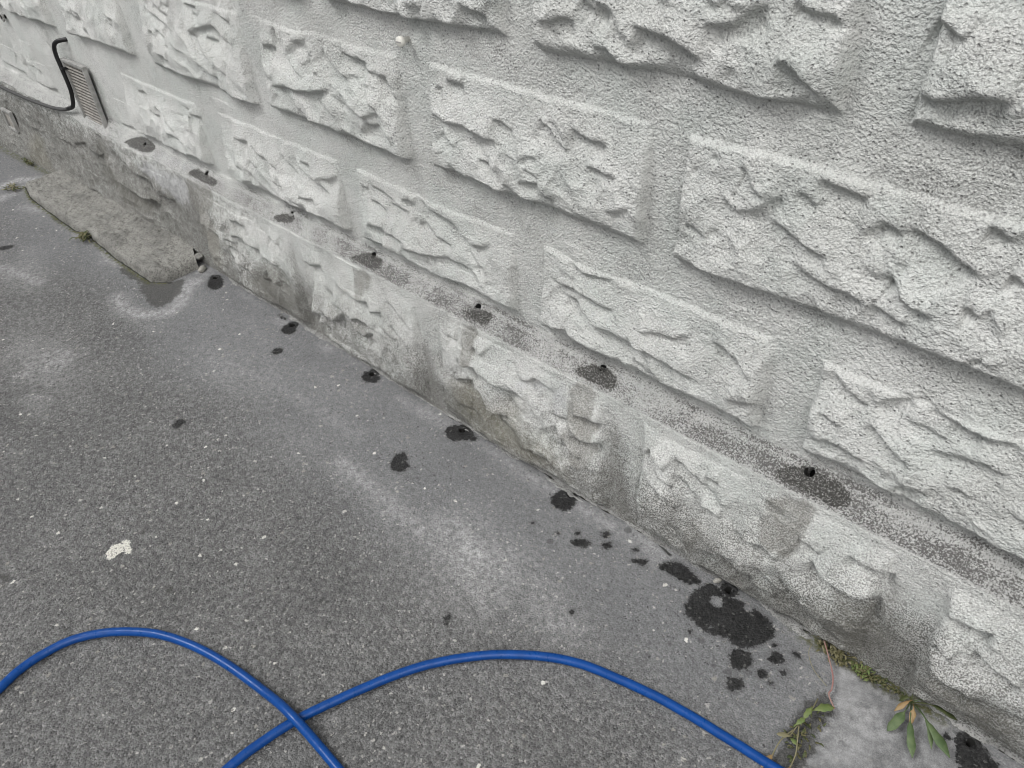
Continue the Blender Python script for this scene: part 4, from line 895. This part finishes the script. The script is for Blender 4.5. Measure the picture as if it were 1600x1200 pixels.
# ------------------------------------------------------------------ vents, cable, plug, anchor
M_GRILLE = plain('weathered_grille', (.33, .315, .29), .7, c2=(.20, .19, .175))
M_FRAME = plain('grille_frame', (.34, .34, .33), .8, c2=(.22, .22, .21))
M_DARK = plain('dark_void', (.015, .014, .013), .9)
def vent(corners, y, nsl, label, dark=1):
    (x0, z1), (x1, z1b), (x1b, z0b), (x0b, z0) = corners
    cx, cz = (x0 + x1 + x1b + x0b) / 4, (z0 + z1) / 2
    W_, H_ = (x1 - x0 + x1b - x0b) / 2, z1 - z0
    root = tag(empty('vent_grille', (cx, y, cz)), label, 'vent grille', 'vent grilles in the wall')
    bm = bmesh.new()
    f_ = .010
    bm_box(bm, (cx, y - .004, z1 - f_ / 2), (W_, .014, f_), bevel=.001); bm_box(bm, (cx, y - .004, z0 + f_ / 2), (W_, .014, f_), bevel=.001)
    bm_box(bm, (cx - W_ / 2 + f_ / 2, y - .0041, cz), (f_, .0139, H_ - 2 * f_), bevel=.001); bm_box(bm, (cx + W_ / 2 - f_ / 2, y - .0041, cz), (f_, .0139, H_ - 2 * f_), bevel=.001)
    link('frame', bm_mesh('frame', bm), M_FRAME, root, False)
    bm = bmesh.new(); bm_box(bm, (cx, y + .004, cz), (W_ - 2 * f_, .002, H_ - 2 * f_))
    link('backing', bm_mesh('backing', bm), M_DARK, root, False)
    bm = bmesh.new(); st = (H_ - 2 * f_) / nsl
    for i_ in range(nsl):
        bm_box(bm, (cx, y - .003, z0 + f_ + (i_ + .5) * st), (W_ - 2 * f_ - .0004, st * .60, .0035), Matrix.Rotation(math.radians(18), 3, 'X'))
    link('louvre', bm_mesh('louvre', bm), M_GRILLE, root, False)
    return root
vent(((-2.955, .527), (-2.775, .527), (-2.790, .318), (-2.955, .318)), .026, 17, 'brown-grey louvred vent grille in the upper wall beside the black cable')
vent(((-3.835, .190), (-3.735, .190), (-3.735, .105), (-3.835, .105)), -.006, 13, 'small pale louvred vent grille low in the plinth at the far left')
M_CABLE = plain('black_cable', (.012, .012, .013), .45, .4)
M_CABLEG = plain('dusty_cable', (.075, .075, .075), .7, .3)
cr_ = tag(empty('cable', (-3.0, 0, .32)), 'black cable running along the ledge and up into the wall beside the vent', 'cable')
ph = spline([(-7.0, -.010, .322), (-5.2, -.010, .320), (-4.4, -.016, .312), (-3.802, -.018, .308), (-3.462, -.016, .312), (-3.20, -.010, .325), (-3.08, -.004, .338), (-3.035, .002, .347)], 10)
pvv = spline([(-3.035, .002, .347), (-2.995, .008, .362), (-2.972, .010, .392), (-2.955, .010, .43), (-2.957, .010, .485), (-2.962, .010, .535), (-2.952, .012, .566), (-2.930, .018, .582), (-2.905, .034, .588), (-2.89, .06, .589)], 10)
link('horizontal_run', tube_mesh('horizontal_run', ph, .0062), M_CABLEG, cr_)
link('rising_run', tube_mesh('rising_run', pvv, .0068), M_CABLE, cr_)
bm = bmesh.new(); bm_box(bm, (-2.951, .014, .497), (.026, .020, .007), bevel=.001)
link('cable_clip', bm_mesh('cable_clip', bm), M_CABLE, cr_, False)
# white plug between the two upper block rows
M_PLUG = plain('white_plastic', (.72, .71, .66), .55, .4)
rt = tag(empty('wall_plug', (-1.165, .038, .852)), 'small off-white plug sticking out of the joint between blocks', 'wall plug')
pts = [Vector((-1.165, .05, .852)), Vector((-1.165, .030, .852)), Vector((-1.165, .0285, .852)), Vector((-1.165, .021, .852)), Vector((-1.165, .0195, .852))]
link('cap', tube_mesh('cap', pts, [.005, .005, .009, .009, .0075], 24), M_PLUG, rt)
bm = bmesh.new(); bm_box(bm, (-1.165, .0192, .852), (.014, .0012, .0022), bevel=.0003)
link('slot', bm_mesh('slot', bm), M_FRAME, rt, False)
rt = tag(empty('wall_anchor', (-3.45, .038, .60)), 'dark ring anchor in the wall at the left edge of the view', 'anchor')
an = Vector((-3.44, .03, .585))
link('ring', tube_mesh('ring', [an + Vector((math.cos(t_) * .012, 0, math.sin(t_) * .012)) for t_ in [i_ * math.pi / 10 for i_ in range(21)]], .004, 10), M_FRAME, rt)
link('bolt', tube_mesh('bolt', [an + Vector((0, .02, 0)), an + Vector((0, -.004, 0))], .007, 12), M_DARK, rt)

# ------------------------------------------------------------------ hose
m = M('blue_pvc', .38)
m.b.inputs['Specular IOR Level'].default_value = .30
c = m.mix(m.ramp(m.noise(35, 4, .6), .35, .7), (.0016, .044, .20), (.0026, .054, .24))
c = m.mix(m.ramp(m.noise(160, 4, .7), .62, .78, 0, .25), c, (.05, .09, .20))
M_HOSE = m.out(c, m.ramp(m.noise(120, 3, .6), .3, .7, .26, .42), m.bump(m.noise(200, 2, .5), .3, .0006))
HR = .0080
h1 = [Vector((x, y, 0)) for x, y in DATA['HOSE']]; h2 = [Vector((x, y, 0)) for x, y in DATA['HOSE2']]
# the two strands join in a loop nearer the photographer
e1, s2_ = h1[-1], h2[0]
d1 = (h1[-1] - h1[-2]).normalized(); d2 = (h2[0] - h2[1]).normalized()
loop = [e1 + d1 * .18 + Vector((0, -.02, 0)), e1 + d1 * .33 + Vector((-.06, -.14, 0)), (e1 + s2_) / 2 + (d1 + d2).normalized() * .52, s2_ + d2 * .33 + Vector((-.02, -.02, 0)), s2_ + d2 * .16]
st = h1[0] + (h1[0] - h1[1]).normalized() * .25 + Vector((.0, -.05, 0))
path = [st + Vector((-.02, -.4, 0)), st] + h1 + loop + h2
path += [h2[-1] + (h2[-1] - h2[-2]).normalized() * .12 + Vector((0, -.02, 0)), h2[-1] + (h2[-1] - h2[-2]).normalized() * .3 + Vector((.05, -.2, 0)), h2[-1] + Vector((.35, -.75, 0))]
sp_ = spline(path, 14)
# crossing: lift the first strand over the second
n1 = (2 + len(h1)) * 14
best = None
for i_ in range(0, n1):
    for j_ in range(n1 + 30, len(sp_)):
        d_ = (sp_[i_] - sp_[j_]).length
        if best is None or d_ < best[0]: best = (d_, i_, j_)
cross = sp_[best[1]].copy()
for i_, p in enumerate(sp_):
    z = HR + ground_z(p.x, p.y) * .6 + .0006
    if i_ < n1 + 20:
        dd = (p - cross).length; z += 2.02 * HR * math.exp(-(dd / .055) ** 2)
    p.z = z
hose = link('hose', tube_mesh('hose', sp_, HR, 24), M_HOSE)
tag(hose, 'glossy blue hose lying on the asphalt in two arcs that cross', 'hose')

# ------------------------------------------------------------------ weeds
def leafmat(name, c0, c1, tr=.25):
    m = M(name, .55); m.b.inputs['Specular IOR Level'].default_value = .35
    c = m.mix(m.ramp(m.noise(60, 3, .6), .35, .65), c0, c1)
    m.b.inputs['Subsurface Weight'].default_value = 0
    return m.out(c, None, m.bump(m.noise(300, 2, .5), .4, .0006))
M_LEAF = leafmat('leaf_green', (.062, .098, .040), (.100, .138, .062))
M_LEAFD = leafmat('leaf_dark', (.045, .060, .022), (.075, .085, .030))
M_LEAFY = leafmat('leaf_lime', (.10, .145, .045), (.14, .17, .06))
M_DRY = leafmat('dead_leaf', (.24, .155, .07), (.28, .20, .10))
M_STRAW = leafmat('straw', (.22, .20, .12), (.16, .15, .085))
M_PINK = leafmat('pink_stem', (.27, .13, .12), (.30, .21, .18))
M_MOSS = leafmat('moss', (.075, .075, .030), (.13, .12, .06))
def leaf_mesh(name, base, tip, width, arch=.012, seed=0, stalk=.35, bm=None, wav=.15):
    """lanceolate leaf with a folded midrib, real thickness, petiole narrowing toward the base"""
    own = bm is None
    if own: bm = bmesh.new()
    b_, t_ = Vector(base), Vector(tip); ax = t_ - b_; L = ax.length; ax.normalize()
    side = ax.cross(Vector((0, 0, 1))).normalized(); r_ = random.Random(seed)
    n = 14; rows = []; sway = r_.uniform(-.08, .08) * L; ph_ = r_.uniform(0, 6)
    for i_ in range(n + 1):
        s_ = i_ / n
        u = max(0, (s_ - stalk) / (1 - stalk))
        w_ = width * .40 * (math.sin(math.pi * u ** 1.1) ** .8 if 0 < u < 1 else 0) + .0009 * (1 - s_) + .0002
        w_ *= 1 + wav * math.sin(s_ * 19 + ph_)
        c_ = b_ + ax * L * s_ + side * sway * math.sin(math.pi * s_) + Vector((0, 0, arch * math.sin(math.pi * s_ ** .8)))
        rib = -.12 * w_
        top = [c_ + side * (-w_) + Vector((0, 0, .18 * w_)), c_ + Vector((0, 0, rib)), c_ + side * w_ + Vector((0, 0, .18 * w_))]
        rows.append([bm.verts.new(v_) for v_ in top] + [bm.verts.new(v_ - Vector((0, 0, .0005))) for v_ in top])
    for i_ in range(n):
        A, B = rows[i_], rows[i_ + 1]
        for a_, b2 in ((0, 1), (1, 2)):
            bm.faces.new((A[a_], A[b2], B[b2], B[a_])); bm.faces.new((A[3 + b2], A[3 + a_], B[3 + a_], B[3 + b2]))
        bm.faces.new((A[0], B[0], B[3], A[3])); bm.faces.new((A[2], A[5], B[5], B[2]))
    for R_ in (rows[0], rows[-1]): bm.faces.new((R_[0], R_[1], R_[4], R_[3])); bm.faces.new((R_[1], R_[2], R_[5], R_[4]))
    if own: return bm_mesh(name, bm)
# rosette of spoon leaves
c = Vector((-.034, -.004, .008))
rt = tag(empty('rosette_weed', c), 'green rosette weed with spoon-shaped leaves growing in the joint at the wall foot', 'weed')
for i_, (tx, ty, wd, mt) in enumerate([(.002, -.090, .015, M_LEAF), (.018, -.060, .009, M_LEAF), (.044, -.058, .018, M_LEAF), (-.044, -.074, .019, M_LEAF),
                                       (.022, .026, .018, M_LEAF), (.030, .010, .012, M_LEAFD), (-.052, -.012, .010, M_LEAFD), (-.044, .016, .010, M_LEAFD), (-.050, -.040, .009, M_DRY), (-.022, -.040, .011, M_DRY)]):
    o = link('leaf', leaf_mesh('leaf', c + Vector((random.uniform(-.003, .003), random.uniform(-.003, .003), 0)), (tx, ty, .006 + .004 * (i_ % 3)), wd, .012 + .003 * (i_ % 3), i_, .42), mt, rt)
    if mt is M_DRY: o['label'] = 'withered orange leaf'
# creeping weed in the crack
c = Vector((-.150, -.135, .004))
rt = tag(empty('creeping_weed', c), 'wilted creeping weed with lime leaf tips lying in the dark damp crack', 'weed')
for pp, mt in (([(-.150, -.095, .006), (-.148, -.125, .012), (-.152, -.155, .008), (-.154, -.185, .006)], M_STRAW), ([(-.152, -.155, .008), (-.140, -.185, .012), (-.132, -.205, .008), (-.128, -.235, .006)], M_STRAW), ([(-.154, -.170, .008), (-.160, -.200, .010), (-.158, -.235, .006)], M_STRAW)):
    link('stem', tube_mesh('stem', spline(pp, 6), .0011, 8), mt, rt)
for i_, (b_, t_, wd, mt) in enumerate([((-.148, -.125, .010), (-.122, -.098, .016), .016, M_LEAFY), ((-.150, -.150, .008), (-.148, -.122, .018), .010, M_LEAFY), ((-.156, -.165, .008), (-.148, -.145, .016), .009, M_LEAFY),
                                       ((-.150, -.180, .006), (-.170, -.195, .010), .009, M_STRAW), ((-.158, -.225, .006), (-.162, -.255, .006), .012, M_DRY), ((-.130, -.225, .006), (-.126, -.252, .006), .012, M_DRY), ((-.152, -.185, .006), (-.136, -.190, .010), .008, M_LEAFY)]):
    link('leaf', leaf_mesh('leaf', b_, t_, wd, .004, 40 + i_, .15), mt, rt)
# pink stem
rt = tag(empty('pink_stem', (-.19, -.004, 0)), 'thin pinkish dead stem reaching from the wall foot over the crack', 'stem')
link('stalk', tube_mesh('stalk', spline([(-.192, .008, .012), (-.172, -.018, .016), (-.150, -.046, .014), (-.141, -.066, .010), (-.140, -.078, .008), (-.122, -.094, .007)], 8), [.0013] * 41, 8), M_PINK, rt)
link('dry_twig', tube_mesh('dry_twig', spline([(-.205, -.010, .008), (-.200, -.030, .008), (-.180, -.052, .008), (-.150, -.066, .008)], 8), .0006, 6), M_STRAW, rt)
# small clumps built from many tiny blades and leaves
def clump(name, c, r, n, h, mats, label, cat, seed, squash=(1, .6), group=None):
    r_ = random.Random(seed); rt = tag(empty(name, c), label, cat, group)
    for k_, mt in enumerate(mats):
        bm = bmesh.new()
        for i_ in range(n // len(mats)):
            a_ = r_.uniform(0, 6.28); d_ = r * r_.random() ** .7
            b_ = Vector(c) + Vector((math.cos(a_) * d_ * squash[0], math.sin(a_) * d_ * squash[1], r_.uniform(0, h * .3)))
            a2 = r_.uniform(0, 6.28); ln = h * r_.uniform(.6, 1.5)
            t_ = b_ + Vector((math.cos(a2) * ln, math.sin(a2) * ln, h * r_.uniform(.0, .8)))
            leaf_mesh('x', b_, t_, ln * r_.uniform(.15, .4), ln * .2, r_.randint(0, 999), .1, bm)
        link('foliage' if k_ == 0 else 'dry_foliage', bm_mesh(name, bm), mt, rt)
clump('moss_clump', (-.165, .006, .002), .034, 120, .008, [M_MOSS, M_STRAW], 'dry yellowish moss clump in the joint at the top of the pink stem', 'moss', 1)
clump('moss_clump', (-.118, .000, .002), .020, 90, .007, [M_MOSS, M_LEAFY], 'greener moss clump in the joint, between the dry clump and the rosette weed', 'moss', 2)
clump('moss_clump', (-.080, .004, .002), .026, 60, .005, [M_LEAFD, M_MOSS], 'dark thin moss strip in the joint just left of the rosette weed', 'moss', 3, (1, .4))
clump('grass_tuft', (-2.79, -.185, .004), .030, 40, .022, [M_LEAFD, M_MOSS], 'dark green grass tuft at the front edge of the concrete slab', 'weed', 4)
clump('weed_clump', (-3.44, -.190, .004), .032, 50, .016, [M_LEAFD, M_STRAW], 'brownish weed clump at the left corner of the concrete slab', 'weed', 5)
clump('weed_clump', (-3.66, -.045, .004), .055, 50, .013, [M_LEAFD, M_MOSS], 'dark withered weeds along the wall foot under the small vent', 'weed', 6, (1, .25))
clump('moss_clump', (-.140, -.165, .001), .050, 60, .007, [M_LEAFD, M_MOSS], 'dark moss patch in the damp crack under the creeping weed', 'moss', 9, (.5, 1.2))
clump('debris', (-.640, -.425, .001), .01, 10, .004, [M_MOSS], 'tiny straw crumb lying beside the crossing of the blue hose', 'debris', 8)
